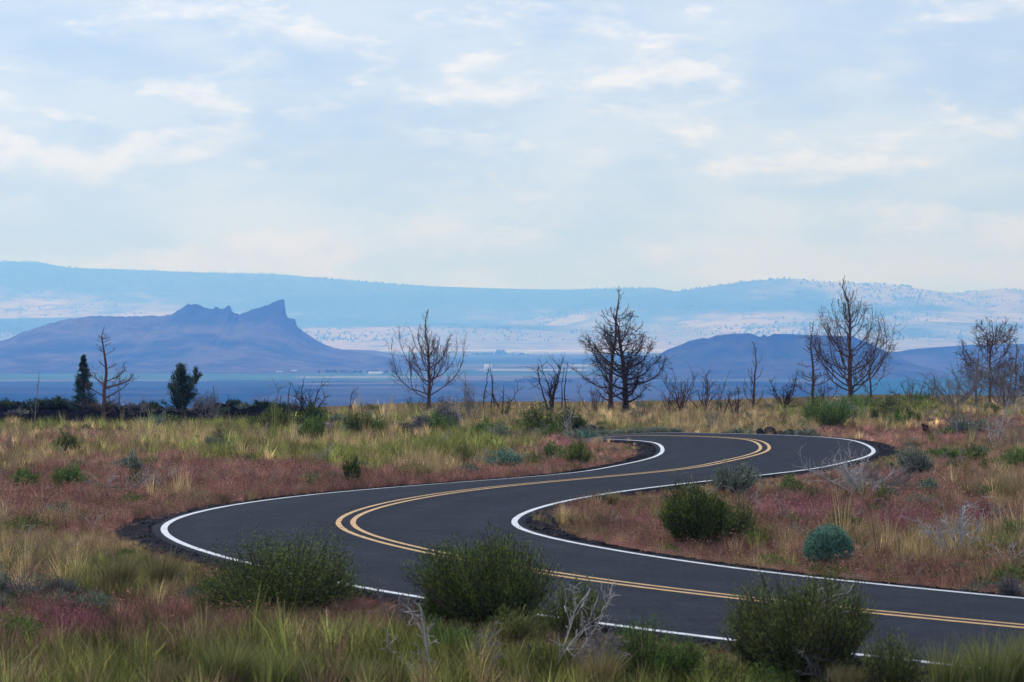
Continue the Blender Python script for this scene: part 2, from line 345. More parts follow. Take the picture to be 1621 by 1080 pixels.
# ------------------------------------------------------------------ road, shoulders, paint
def ribbon(name, cols, mat, smooth=True, parent=None):
    """cols: list of (offset array (left +), z array)"""
    mb = MB(); n = len(RC); k = len(cols)
    V = np.stack([np.c_[RC[:, 0]+RN[:, 0]*o, RC[:, 1]+RN[:, 1]*o, z] for o, z in cols], 1).reshape(-1, 3)
    i = (np.arange(n-1)[:, None]*k+np.arange(k-1)[None]).ravel()
    mb.add(V, np.c_[i, i+1, i+k+1, i+k]); o = mb.build(name, mat, parent, smooth); return o
def surf(o):
    """height of the road surface at offset o (left +)"""
    return dip+np.where(o > 0, (LZ-dip)*np.clip(o/LW, 0, 1.1), (RZ-dip)*np.clip(-o/RW, 0, 1.1))
am, nt, b = newmat('asphalt')
agg = noise_node(nt, 9.0, 6, 0.9); pat = noise_node(nt, 0.5, 6, 0.7)
c = ramp(nt, agg, [(0.3, (.007, .010, .017)), (0.52, (.017, .0215, .032)), (0.74, (.040, .046, .060))])
c = mixc(nt, 1.0, c, ramp(nt, pat, [(0.3, (.78, .79, .80)), (0.7, (1.18, 1.17, 1.16))]), 'MULTIPLY')
c = mixc(nt, 1.0, c, ramp(nt, noise_node(nt, 2.2, 8, 0.8), [(0.35, (.72, .73, .75)), (0.65, (1.30, 1.28, 1.26))]), 'MULTIPLY'); trk = attr(nt, 'tone').outputs['Fac']; c = mixc(nt, 1.0, c, ramp(nt, trk, [(0, (.90, .90, .90)), (1, (1.22, 1.20, 1.17))]), 'MULTIPLY')
nt.links.new(c, b.inputs['Base Color']); b.inputs['Roughness'].default_value = 0.95; b.inputs['Specular IOR Level'].default_value = 0.06
bump(nt, b, agg, 0.5, 0.01)
def flat(v): return np.full(len(RC), v)
jig = (fbm(RS/1.1, RS*0, 71, 3)-.5)*.10
Lo, Ro = LW+EDGE+jig, -(RW+EDGE+jig[::-1])
offs = [Lo, LW, LW*.80, LW*.62, LW*.45, LW*.30, LW*.14, flat(0.), -RW*.14, -RW*.30, -RW*.45, -RW*.62, -RW*.80, -RW, Ro]
cols = [(Lo+.05, surf(Lo)-.16)]+[(o, surf(o)) for o in offs]+[(Ro-.05, surf(Ro)-.16)]
road = ribbon('road', [(o, z+.0) for o, z in cols[::-1]], am); tag(road, kind='structure')
WH = np.array([.3, .3, .2, .9, .3, .25, .85, .2, .1, .2, .85, .25, .3, .9, .2, .3, .3])                      # traffic polish in the wheel paths
road.data.attributes['tone'].data.foreach_set('value', (WH[None, :]*(.35+1.1*fbm(RS/6.0, RS*0, 73, 3))[:, None]).astype(np.float32).ravel())
# gravel shoulders of black cinder
cm, nt, b = newmat('cinder')
f1 = noise_node(nt, 9.0, 6, 0.75); c = ramp(nt, f1, [(0.3, (.010, .011, .014)), (0.6, (.036, .036, .043)), (0.8, (.095, .09, .097))])
nt.links.new(c, b.inputs['Base Color']); b.inputs['Roughness'].default_value = 1.0; b.inputs['Specular IOR Level'].default_value = 0.0; bump(nt, b, f1, 1.0, 0.06)
for sgn, base_o, sh, nm in ((1, Lo, SHL, 'left'), (-1, Ro, SHR, 'right')):
    cc = []
    wob = (fbm(RS/0.8, RS*0+sgn, 77, 3)-.5)
    for fr in (-0.02, .25, .5, .75, 1.0, 1.25):
        o = base_o+sgn*(sh*fr*(1+.35*wob))
        xx, yy = RC[:, 0]+RN[:, 0]*o, RC[:, 1]+RN[:, 1]*o
        d, ze, s_ = road_near(xx, yy); z = terrain(xx, yy, (np.maximum(d, .03), ze, s_))
        z = z+0.03+(fbm(xx*3, yy*3, 81, 2)-.5)*.06*(fr > 0)
        if fr < 0: z = surf(base_o)-.02
        if fr == 1.25: z = z-.14
        cc.append((o, z))
    s = ribbon('road_shoulder_'+nm, cc if sgn < 0 else cc[::-1], cm); tag(s, kind='structure')
def paint(name, c, wear):
    m, nt, b = newmat(name); f = noise_node(nt, 5.0, 8, 0.8)
    nt.links.new(ramp(nt, f, [(0.36, tuple(x*wear for x in c)), (0.58, c)]), b.inputs['Base Color']); b.inputs['Roughness'].default_value = 0.6; return m
pw = paint('paint_white', (.60, .62, .66), .55); py_ = paint('paint_yellow', (.54, .315, .105), .55)
for nm, o, hw, mt in (('white_edge_line_left', LW, 0.064, pw), ('white_edge_line_right', -RW, .064, pw), ('yellow_centre_line_left', flat(.145), .054, py_), ('yellow_centre_line_right', flat(-.145), .054, py_)):
    jw = hw*(1+.10*(fbm(RS/.6, RS*0, 91, 2)-.5))
    s = ribbon(nm, [(o-jw, surf(o-jw)+.006), (o, surf(o)+.007), (o+jw, surf(o+jw)+.006)], mt); tag(s, kind='structure')

# ------------------------------------------------------------------ far hills
def hill_mat(name, speck, dark):
    m, nt, b = newmat(name); ca = attr(nt, 'cov').outputs['Color']
    f = noise_node(nt, speck, 4, 0.7)
    c = mixc(nt, 1.0, ca, ramp(nt, f, [(0.36, (dark, dark, dark)), (0.50, (1.05, 1.05, 1.05))]), 'MULTIPLY')
    nt.links.new(c, b.inputs['Base Color']); b.inputs['Roughness'].default_value = 1.0; b.inputs['Specular IOR Level'].default_value = 0.0; return m
def hill(name, sil, D, front, back, step, mat, colour, prof, rough=0.0, seed=1, rowsn=60, crag=0.0):
    sil = np.array(sil, float); xs = np.arange(sil[0, 0], sil[-1, 0]+.1, step)
    top = np.interp(xs, sil[:, 0], sil[:, 1])
    if crag: top = top+2.6*(fbm(xs/5.0, xs*0, seed+50, 3, .6)-.5)*sstep(0, 1, (545-top)/30)
    zt = CAMH-(top-YH)*D/FPX-VAL                                    # height above the valley floor
    t = np.r_[np.linspace(-1, 0, rowsn), (.012, .03) if crag else (), np.linspace(0, 1, 14)[1:]]
    X = ((xs-810.5)*D/FPX)[None]+0*t[:, None]
    Y = D+np.where(t < 0, t*front, t*back)[:, None]+0*X
    g = np.where(t < 0, prof(1+t), 1-sstep(0, 1, t))[:, None]
    # spread columns so that the hill keeps its outline from the eye, with folds in the slope
    n = fbm(X/(front*.20), Y/(front*.42), seed, 6, .6)-.5
    env = (g*(1-g)*4)
    ker = np.exp(-.5*(np.arange(-60, 61)*step/26.0)**2); ker /= ker.sum()
    zs = np.convolve(np.r_[np.full(60, zt[0]), zt, np.full(60, zt[-1])], ker, 'valid')
    zsm = np.minimum(zs, zt)
    for _ in range(2): zsm = np.convolve(np.r_[np.full(60, zsm[0]), zsm, np.full(60, zsm[-1])], ker, 'valid')
    zs = zsm if crag else zs
    sharp = np.where(t[:, None] > 0, 1-sstep(0, .03, t)[:, None], sstep(.90, .985, g)) if crag else sstep(.72, .97, g); zs = np.where((t > 0)[:, None], np.minimum(zs, zt)[None]*(.86 if crag else 1), np.minimum(zs, zt)[None]); Zt = zt[None]*sharp+zs*(1-sharp)       # crags stay near the crest
    Z = Zt*g+zt.max()*rough*n*env
    if crag: Z += crag*(fbm(X/45, Y/45, seed+9, 4, .6)-.5)*sstep(.5, .9, g)*sstep(.35, .7, zt/zt.max())[None]*np.minimum(1, (1-g)*6)
    Z = np.maximum(Z+VAL, VAL-6)-.6*(g <= 0.001)
    Z = np.where(g <= .002, VAL-3, Z)
    pxs, pys = to_px(X.ravel(), Y.ravel(), Z.ravel())
    cc = colour(pxs, pys, X.ravel(), Y.ravel(), np.broadcast_to(g, X.shape).ravel())
    nr, nc = X.shape; i = (np.arange(nr-1)[:, None]*nc+np.arange(nc-1)[None]).ravel()
    mb = MB(); mb.add(np.stack([X, Y, Z], -1).reshape(-1, 3), np.c_[i, i+1, i+nc+1, i+nc])
    o = mb.build(name, mat, smooth=not crag); tag(o, kind='structure')
    a = o.data.color_attributes.new('cov', 'FLOAT_COLOR', 'POINT'); a.data.foreach_set('color', np.c_[cc, np.ones(len(cc))].astype(np.float32).ravel())
    return X, Y, Z
def blend(a, b, w): return np.array(a)*(1-w[:, None])+np.array(b)*w[:, None]
def far_colour(px, py, X, Y, g):
    tan, tan2, jun = (.26, .21, .18), (.43, .31, .25), (.015, .030, .038)  # tan of dry grass, with the far sun patches put into the colour
    c = blend(tan, tan2, sstep(.35, .65, fbm(X/1500, Y/3500, 12, 4)))
    w = sstep(0.44, .60, .75*fbm(X/2600, Y/4200, 21, 6, .62)+.25*fbm(X/240, Y/420, 23, 3, .7)+.11*sstep(510, 455, py)-.10*sstep(500, 545, py))
    belts = 0.85*np.exp(-((py-(518+6*np.sin(px/130)))/5)**2)*sstep(.35, .6, fbm(px/200, py/30, 5, 3))
    belts += .8*np.exp(-((py-(483+8*np.sin(px/210+1)))/7)**2)*sstep(.3, .6, fbm(px/260, py/30, 6, 3))
    return blend((0, 0, 0), (1, 1, 1), np.ones(len(px)))*0+c*(1-np.clip(w*.85+belts, 0, .92))[:, None]+np.array(jun)*np.clip(w*.85+belts, 0, .92)[:, None]
hm = hill_mat('hill_far', .006, .30); hm2 = hill_mat('hill_near', .02, .65)
def prof_bench(t): return np.clip(.62*t**1.7+.38*sstep(.55, 1, t), 0, 1)
RIDGE_L = [(-500,402),(-200,408),(0,414),(60,415),(110,424),(200,427),(330,432),(430,434),(520,441),(620,450),(700,454),(800,457),(900,459),(970,457),(1040,456),(1075,463),(1200,480),(1500,500),(1900,520)]
RIDGE_R = [(700,560),(850,500),(950,476),(1040,464),(1085,460),(1130,453),(1180,446),(1240,441),(1290,445),(1330,448),(1400,450),(1430,453),(1470,459),(1505,464),(1560,461),(1590,458),(1621,460),(1800,452),(2100,440)]
HL = hill('far_ridge', RIDGE_L, 28000, 9800, 4500, 5, hm, far_colour, prof_bench, .10, 3, 90)
HR = hill('far_ridge_right', RIDGE_R, 25500, 7300, 4500, 5, hm, far_colour, prof_bench, .10, 8, 90)
FOOT = [(-500,500),(-100,506),(150,502),(420,514),(560,520),(700,512),(900,516),(1050,524),(1250,518),(1450,508),(1620,514),(2000,505)]
HF = hill('foothills', FOOT, 21500, 2900, 3000, 6, hm, far_colour, lambda t: t**1.4, .25, 15, 50)
def butte_colour(px, py, X, Y, g):
    c = blend((.018, .030, .042), (.105, .085, .082), sstep(.30, .70, .6*fbm(X/190, Y/300, 31, 6, .65)+.4*fbm(X/34, Y/60, 33, 3)))
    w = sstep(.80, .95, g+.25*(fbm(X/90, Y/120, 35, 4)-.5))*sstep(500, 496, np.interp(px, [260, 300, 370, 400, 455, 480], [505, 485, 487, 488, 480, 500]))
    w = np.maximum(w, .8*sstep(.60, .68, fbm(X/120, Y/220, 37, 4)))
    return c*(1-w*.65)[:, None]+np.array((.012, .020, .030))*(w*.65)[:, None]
BUTTE = [(-420,584),(-200,578),(-60,562),(-20,545),(0,540),(15,536),(30,528),(60,518),(80,512),(100,507),(125,503),(150,500),(165,501),(200,501),(228,501),(238,499),(250,501),(272,497),(280,493),(288,488),(294,484),(298,481.5),(304,483.5),(308,481.5),(316,483),(320,486),(326,487),(333,489.5),(338,489),(341,485.5),(345,486.5),(348,489),(353,489),(358,485.5),(363,483.5),(365.5,485),(366.5,493),(372,496),(379,498),(390,494),(400,489),(415,486),(424,483),(434,478),(441,475.5),(447,474),(450.5,474.5),(451.5,488),(453.2,499),(456,504),(462,504.5),(467,505),(468.5,509),(470,517),(476,522),(486,529),(500,538),(515,546),(530,551),(555,556),(590,561),(640,570),(720,580)]
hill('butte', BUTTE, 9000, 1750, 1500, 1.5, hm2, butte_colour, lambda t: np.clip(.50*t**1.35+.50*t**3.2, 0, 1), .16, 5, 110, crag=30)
def bluff_colour(px, py, X, Y, g):
    c = blend((.010, .026, .042), (.065, .062, .072), sstep(.3, .7, .6*fbm(X/150, Y/300, 41, 6, .65)+.4*fbm(X/30, Y/60, 43, 3)))
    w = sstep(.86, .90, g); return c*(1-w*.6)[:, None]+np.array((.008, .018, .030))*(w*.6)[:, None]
BLUFF = [(960,594),(1000,584),(1030,570),(1055,554),(1080,545),(1090,540),(1096,539),(1112,535),(1120,536),(1135,531),(1160,528.5),(1188,527.5),(1198,532),(1204,534),(1209,529.5),(1214,533),(1220,531),(1226,528.5),(1260,529.5),(1300,531),(1350,533),(1380,545),(1410,560),(1450,578),(1500,590)]
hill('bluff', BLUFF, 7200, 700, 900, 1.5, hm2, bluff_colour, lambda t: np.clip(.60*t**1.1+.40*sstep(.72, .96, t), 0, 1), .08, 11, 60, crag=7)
MESA = [(1360,574),(1395,566),(1420,559),(1440,555),(1460,552),(1500,549),(1540,546),(1580,545),(1700,543),(1900,545),(2000,560)]
hill('mesa', MESA, 8800, 900, 1500, 3, hm2, lambda *a: bluff_colour(*a)*np.array((1.25, 1.05, 1.1)), lambda t: np.clip(.5*t+.5*sstep(.5, .9, t), 0, 1), .10, 13, 40)
hill('low_rise', [(420,582),(500,560),(550,553),(590,555),(640,563),(700,572),(760,578)], 10500, 900, 900, 3, hm2, lambda px, py, X, Y, g: blend((.055, .055, .065), (.10, .085, .09), sstep(.3, .7, fbm(X/200, Y/300, 51, 4))), lambda t: sstep(0, 1, t), .1, 17, 30)
hill('low_hill', [(840,577),(900,571),(940,565),(965,560),(985,558.5),(1005,560),(1030,565),(1090,572),(1150,577)], 10500, 800, 900, 3, hm2, lambda px, py, X, Y, g: blend((.020, .035, .050), (.040, .055, .065), sstep(.3, .7, fbm(X/200, Y/300, 53, 4))), lambda t: sstep(0, 1, t), .1, 19, 30)

# trees dotted over the far hills and in the valley: far-off woods that read as one mass
tm = leaf_mat('far_tree', (.004, .010, .010), (.008, .018, .016), (.018, .030, .026), 0.0)
def specks(name, P, hgt, rad, label, cat):
    mb = MB(); n = len(P); k = 5; an = np.arange(k)*2*pi/k
    r1 = rad[:, None]; ring = np.stack([P[:, None, 0]+r1*np.cos(an), P[:, None, 1]+r1*np.sin(an), P[:, None, 2]+hgt[:, None]*.25+0*an], -1)
    V = np.concatenate([ring, (P+np.c_[0*hgt, 0*hgt, hgt])[:, None], P[:, None]-np.array([0, 0, 1.0])], 1)
    b0 = np.arange(n)[:, None]*(k+2); j = np.arange(k)[None]; j2 = (j+1) % k
    T = np.concatenate([np.stack([b0+j, b0+j2, b0+k+0*j], -1).reshape(-1, 3), np.stack([b0+j2, b0+j, b0+k+1+0*j], -1).reshape(-1, 3)])
    mb.add(V.reshape(-1, 3), None, T, np.repeat(np.random.default_rng(4).random(n), k+2))
    return tag(mb.build(name, tm), label, cat, kind='stuff')
rng = np.random.default_rng(11)
pts = []
for (X, Y, Z), n, topn in ((HL, 5200, 700), (HR, 4200, 420), (HF, 2400, 0)):
    nr, nc = X.shape; r = rng.integers(20, min(nr-1, 90), n*3); c = rng.integers(0, nc, n*3)
    keep = fbm(X[r, c]/900, Y[r, c]/1300, 61, 5, .6)+.0010*(505-to_px(X[r, c], Y[r, c], Z[r, c])[1])+rng.normal(0, .07, len(r)) > .53
    r, c = r[keep][:n], c[keep][:n]; pts.append(np.c_[X[r, c]+rng.normal(0, 12, len(r)), Y[r, c], Z[r, c]])
    if topn:
        kr = np.argmin(np.abs(Y[:, 0]-(28000 if X is HL[0] else 25500))); c = rng.integers(0, nc, topn); c = c[fbm(c/9., c*0., 62, 3) > .45]
        pts.append(np.c_[X[kr, c]+rng.normal(0, 12, len(c)), Y[kr, c], Z[kr, c]-1])
P = np.vstack(pts); hg = rng.uniform(9, 20, len(P))
specks('distant_woods', P, hg, hg*rng.uniform(.32, .6, len(P)), 'scattered juniper woods dotting the hazy far ridges and slopes', 'woods')
def grove(label, spots, cat='grove'):
    pts = []; hs = []
    for x0, x1, yb, n, h0, h1 in spots:
        D = FPX*(CAMH-VAL)/(yb-YH); xx = rng.uniform(x0, x1, n); dd = D+rng.uniform(-60, 60, n)
        pts.append(np.c_[(xx-810.5)*D/FPX, dd, np.full(n, VAL-.5)]); hs.append(rng.uniform(h0, h1, n))
    P = np.vstack(pts); h_ = np.concatenate(hs); specks('grove', P, h_, h_*.42, label, cat)
grove('dark clump of trees on the valley floor below the right bluff', [(1160, 1186, 590, 46, 16, 30), (1150, 1165, 591, 12, 8, 14)])
grove('long tree row beyond the fields right of the butte', [(485, 545, 576.5, 90, 6, 12), (540, 562, 581, 18, 10, 18), (505, 640, 590, 40, 4, 11)])
grove('dark tree clump in the valley behind the small forked snag', [(815, 905, 605, 70, 3, 8), (838, 846, 606, 8, 9, 13)])
grove('trees along the pale far fields above the white tower', [(745, 830, 562, 80, 6, 14), (785, 797, 560, 14, 16, 26), (830, 1150, 563, 90, 4, 9), (1370, 1560, 558.5, 90, 4, 9)])

# farm buildings in the valley
def farm_building(px, yb, w, h, dep, label, gable=.3, door=True):
    D = FPX*(CAMH-VAL)/(yb-YH); k = D/FPX; x = (px-810.5)*k; W, H = w*k, h*k
    t = empty('farm_building', (x, D, VAL), .12); tag(t, label, 'building', 'farm buildings in the valley')
    m = MB(); m.box(-W/2, W/2, -dep/2, dep/2, -1, H); m.build('wall', M['white_wall'], t)
    r = MB(); e = 1.02; rh = max(H*gable, .6)
    r.add([(-W/2*e, -dep/2*e, H+.02), (W/2*e, -dep/2*e, H+.02), (W/2*e, dep/2*e, H+.02), (-W/2*e, dep/2*e, H+.02), (-W/2*e, 0, H+rh), (W/2*e, 0, H+rh)], [(0, 1, 5, 4), (2, 3, 4, 5), (3, 2, 1, 0)], [(0, 4, 3), (1, 2, 5)])
    r.build('roof', M['white_roof'], t)
    if door:
        d = MB(); d.box(-W*.08, W*.08, -dep/2-.25, -dep/2-.05, 0, H*.55); d.build('door', M['dark_open'], t)
farm_building(773, 590, 11, 12.5, 16, 'tall white tower-like farm building standing alone in the blue valley', .06)
for a in ((594, 593, 21, 3.4, 18, 'long white shed on the valley floor left of the upright dead tree'), (466, 589, 9, 2.2, 12, 'bright white shed in the fields below the butte tip'), (386, 590, 13, 1.5, 14, 'low pale shed farthest left in the green valley fields'), (442, 590, 10, 1.4, 12, 'small pale shed between two brighter sheds below the butte'),
          (808, 559.5, 10, 2.2, 20, 'small white barn on the far fields above the white tower'), (850, 559.5, 30, 1.8, 20, 'long white barn row at the far field edge, middle'), (885, 559, 22, 1.6, 20, 'low white barn at the right end of the far barn row'), (870, 586.5, 26, 1.4, 14, 'faint pale shed right of the white tower'), (1478, 555.5, 14, 1.5, 20, 'white barn on the bright strip right of the tallest dead tree'), (1446, 555.5, 9, 1.2, 20, 'smaller white barn beside the barn on the right bright strip')):
    farm_building(*a, door=False)

# ------------------------------------------------------------------ lava flow along the left rim
lx = np.linspace(-30, -7.5, 240); ly = np.linspace(149.5, 166, 90)
LX, LY = np.meshgrid(lx, ly); e = sstep(149.6, 152.2, LY+1.6*(fbm(LX/2.2, LY*0, 3, 3)-.5))*sstep(166, 161, LY)*sstep(-7.6, -13, LX)
hh = e*(.66+.55*(fbm(LX/2.6, LY/2.6, 101, 3)-.5)+.75*(fbm(LX/.7, LY/.7, 103, 4, .6)-.5))
LZZ = terrain(LX.ravel(), LY.ravel()).reshape(LX.shape)-.12+np.maximum(hh, -.1)*(1+.10*sstep(-15, -25, LX))
nr, nc = LX.shape; i = (np.arange(nr-1)[:, None]*nc+np.arange(nc-1)[None]).ravel()
mb = MB(); mb.add(np.stack([LX, LY, LZZ], -1).reshape(-1, 3), np.c_[i, i+1, i+nc+1, i+nc]); lava = mb.build('lava_flow', M['lava']); tag(lava, kind='structure')
def lava_z(x, y):
    iy = int(np.clip(np.searchsorted(ly, y), 0, nr-1)); ix = int(np.clip(np.searchsorted(lx, x), 0, nc-1)); return float(LZZ[iy, ix])

# ------------------------------------------------------------------ bare trees, shrubs, grass clumps, rocks
def unit(v): return v/(np.linalg.norm(v, axis=-1, keepdims=True)+1e-9)
def curve(p, d0, d1, L, k, rng, wob=.06):
    """polyline of length L that leaves p along d0 and turns to d1"""
    t = np.linspace(0, 1, k)[1:, None]; ds = unit(np.asarray(d0)*(1-t)+np.asarray(d1)*t+rng.normal(0, wob, (k-1, 3)))
    return np.vstack([p, p+np.cumsum(ds*L/(k-1), 0)])
def dead_tree(px, D, top, half, label, mat='bark', n=34, style='candelabra', lean=0.0, skew=0.0, seed=1, z=None, low=.08, env=None, twig=1.0, cat='tree', name='dead_tree', group='burnt bare trees along the rim', fat=1.0):
    """top and half are the photo row of the tip and the photo half width of the crown"""
    rng = np.random.default_rng(seed); x, y, gz, mpp = at_depth(px, D); gz = gz if z is None else z
    H = CAMH-(top-YH)*mpp-gz; Wd = half*mpp
    t = empty(name, (x, y, gz-.05)); tag(t, label, cat, group)
    k = 12; s = np.linspace(0, 1, k); wx = np.cumsum(rng.normal(0, .019, k))*H; wy = np.cumsum(rng.normal(0, .012, k))*H
    tr = np.c_[lean*H*s**1.3+wx*s, wy*s, H*s]; r0 = (.013*H+.035)*fat
    rad = r0*(1-s)**.85+.010; rad[0] *= 1.35
    m = MB(); m.tube(tr, rad, 7); m.build('trunk', M[mat], t, True)
    hs = np.sort(rng.uniform(low, .985, n)); az0 = rng.uniform(0, 6.28)
    for i, h in enumerate(hs):
        base = np.array([np.interp(h, s, tr[:, j]) for j in range(3)]); rb = np.interp(h, s, rad)
        az = az0+i*2.4+rng.normal(0, .35); side = np.array([math.cos(az), math.sin(az), 0])
        if skew: side = unit(side+np.array([skew, 0, 0]))
        if env is not None: e = float(np.interp(h, *env))
        elif style == 'candelabra': e = (1-h)**.62*(.80+.20*math.sin(min(1, h/.25)*pi/2))
        elif style == 'spire': e = (1-h)**.8*.9+.06
        else: e = math.sin(min(1, .25+.75*h)*pi)**.5*.9+.1
        L = max(Wd*e*rng.uniform(.72, 1.08)*(rng.uniform(.3, .6) if rng.random() < .2 else 1), .12)*(1.8 if style == 'candelabra' else 1.25)
        if style == 'candelabra': d0 = side+np.array([0, 0, rng.uniform(-.05, .3)+.45*h]); d1 = side*.10+np.array([0, 0, 1.0])
        elif style == 'spire': d0 = side+np.array([0, 0, rng.uniform(-.1, .5)]); d1 = side+np.array([0, 0, rng.uniform(.2, 1.0)])
        elif style == 'spread': d0 = side+np.array([0, 0, rng.uniform(-.15, .35)]); d1 = side*.7+np.array([0, 0, rng.uniform(.5, 2.6)])
        else: d0 = side*.7+np.array([0, 0, .7]); d1 = side*.35+np.array([0, 0, 1.0])
        lb = MB(); kk = 8; c = curve(base, unit(d0), unit(d1), L, kk, rng, .10)
        rl = np.clip(.37*rb, .010, .06)*fat**.5; rr = np.linspace(rl, .007, kk)+.0; lb.tube(c, rr, 5)
        nt_ = int(max(1, L/mpp/9)*2.3*twig+rng.integers(0, 2))
        for q in range(nt_):
            u = rng.uniform(.22, .98); p = np.array([np.interp(u, np.linspace(0, 1, kk), c[:, j]) for j in range(3)])
            tg = unit(c[min(kk-1, int(u*kk)+1)]-c[max(0, int(u*kk)-1)]); dv = unit(tg+rng.normal(0, .75, 3)+np.array([0, 0, .25]))
            Lt = L*rng.uniform(.12, .40)*(1.15-u*.6); cc = curve(p, dv, unit(dv*.5+np.array([0, 0, .8]) if style != 'spread' else dv+rng.normal(0, .4, 3)), Lt, 4, rng, .18)
            lb.tube(cc, np.linspace(.011, .005, 4), 3)
            if Lt > .3:
                for _ in range(int(1+2*twig)):
                    p2 = cc[rng.integers(1, 4)]; dv2 = unit(dv+rng.normal(0, .8, 3)); lb.tube(curve(p2, dv2, dv2, Lt*.45, 3, rng, .15), [.008, .007, .005], 3)
        lb.build('limb', M[mat], t)
    return t
def bare_shrub(px, D, top, half, label, mat='bark', n=7, seed=1, z=None, spread=.9, group='bare burnt shrubs along the rim', name='dead_shrub', lean=0.0, cat='shrub', thick=1.0, curl=0.0, wob=.14):
    rng = np.random.default_rng(seed); x, y, gz, mpp = at_depth(px, D); gz = gz if z is None else z
    H = CAMH-(top-YH)*mpp-gz; Wd = half*mpp; t = empty(name, (x, y, gz-.04)); tag(t, label, cat, group)
    for i in range(n):
        az = i*2.4+rng.normal(0, .4); r = Wd*rng.uniform(.15, 1.0)*spread; hh = H*rng.uniform(.62, 1.0) if i else H
        tip = np.array([math.cos(az)*r+lean*hh, math.sin(az)*r, hh]); L = np.linalg.norm(tip)
        d0 = unit(tip*np.array([1, 1, .7])+rng.normal(0, .15, 3)*L); d1 = unit(tip+np.array([lean*hh*1.5*curl+curl*rng.normal(0, .8)*r, 0, -curl*H*rng.uniform(0, 1.2)])+rng.normal(0, .2, 3)*L)
        lb = MB(); c = curve(np.array([rng.normal(0, .04), rng.normal(0, .04), 0]), d0, d1, L, 8, rng, wob)
        r0 = np.clip(.016*H+.008, .010, .05)*thick; lb.tube(c, np.linspace(r0, .006, 8), 5)
        for q in range(int(4+min(L/mpp/10, 7))):
            u = rng.uniform(.25, 1); p = np.array([np.interp(u, np.linspace(0, 1, 8), c[:, j]) for j in range(3)])
            dv = unit(unit(tip)+rng.normal(0, .65, 3)); Lt = L*rng.uniform(.15, .42)
            cc = curve(p, dv, unit(dv+rng.normal(0, .5, 3)+np.array([0, 0, .3])), Lt, 5, rng, wob*1.3); lb.tube(cc, np.linspace(max(.35*r0, .006), .0045, 5), 3)
            for _ in range(2):
                p2 = cc[rng.integers(1, 5)]; dv2 = unit(dv+rng.normal(0, .8, 3)); lb.tube(curve(p2, dv2, unit(dv2+rng.normal(0, .4, 3)), Lt*.5, 4, rng, .2), [.006, .0055, .005, .004], 3)
        lb.build('branch', M[mat], t)
    return t

# ---- trees of the rim
A = dict
RIM = 168.0
C_ENV = ([0, .08, .2, .4, .6, .8, 1], [.70, 1.0, .92, .66, .38, .20, .03])
dead_tree(679, 166, 488, 72, 'dead tree with upswept candelabra limbs standing alone near the middle', n=60, seed=4, env=([0, .1, .25, .4, .6, .8, 1], [.95, 1.0, .80, .52, .27, .13, .03]), fat=.95, twig=.8)
dead_tree(1347, 165, 434, 74, 'tallest dead tree on the right with dense upswept limbs', n=68, seed=9, env=C_ENV, fat=1.0, twig=.85)
dead_tree(967, 166, 450, 68, 'tall dead tree of the centre pair with a straight pointed top', n=40, seed=13, env=([0, .1, .3, .5, .7, .9, 1], [.9, 1.0, .78, .58, .42, .16, .03]), style='spread', skew=-.3, twig=1.3, fat=1.05)
dead_tree(990, 164, 486, 68, 'blackened dead tree of the centre pair with drooping twiggy right side', mat='char', n=38, seed=17, style='spread', skew=.45, env=([0, .1, .3, .5, .8, 1], [.7, 1.0, 1.0, .85, .55, .2]), twig=1.9, fat=1.5)
dead_tree(1286, 166, 507, 36, 'slender dead tree just left of the tallest dead tree', n=30, seed=21, env=([0, .15, .4, .5, .7, 1], [.7, .9, 1.0, .6, .45, .05]), style='spire', fat=.85)
dead_tree(1379, 162, 540, 40, 'smaller dead tree tucked against the right of the tallest one', n=24, seed=23, env=C_ENV, fat=.7)
dead_tree(1192, 163, 540, 24, 'narrow dead tree with upright limbs below the right bluff', n=24, seed=27, env=([0, .1, .3, .6, 1], [1, 1.0, .75, .5, .05]), fat=.8)
dead_tree(1545, 160, 540, 62, 'left dead tree of the grey tangle at the right edge', mat='greywood', n=34, seed=31, style='spread', env=C_ENV, twig=1.3, fat=.8)
dead_tree(1567, 162, 505, 66, 'tallest dead tree of the grey tangle at the right edge', mat='bark', n=46, seed=33, style='spread', env=([0, .1, .4, .7, .9, 1], [.8, 1.0, .9, .7, .4, .1]), twig=1.5, fat=.75)
dead_tree(1606, 159, 535, 62, 'rightmost dead tree cut by the picture edge', mat='bark', n=36, seed=35, style='spread', env=C_ENV, twig=1.3, fat=.7)
dead_tree(163, 150, 515, 40, 'tall brown snag with long rising limbs beside the dark conifer', n=30, seed=41, lean=.085, style='spire', skew=.35, env=([0, .1, .3, .55, .7, 1], [.75, .8, 1.25, 1.0, .45, .10]), fat=1.15, twig=1.1)
dead_tree(190, 156, 588, 22, 'short thin dead tree between the brown snag and the juniper', mat='greywood', n=16, seed=43, style='spire', fat=.7)
dead_tree(55, 150, 588, 20, 'thin pale leaning sapling at the far left of the lava', mat='greywood', n=8, seed=45, style='candelabra', lean=.08, env=([0, .2, .35, 1], [1.0, .9, .15, .05]), fat=.34)
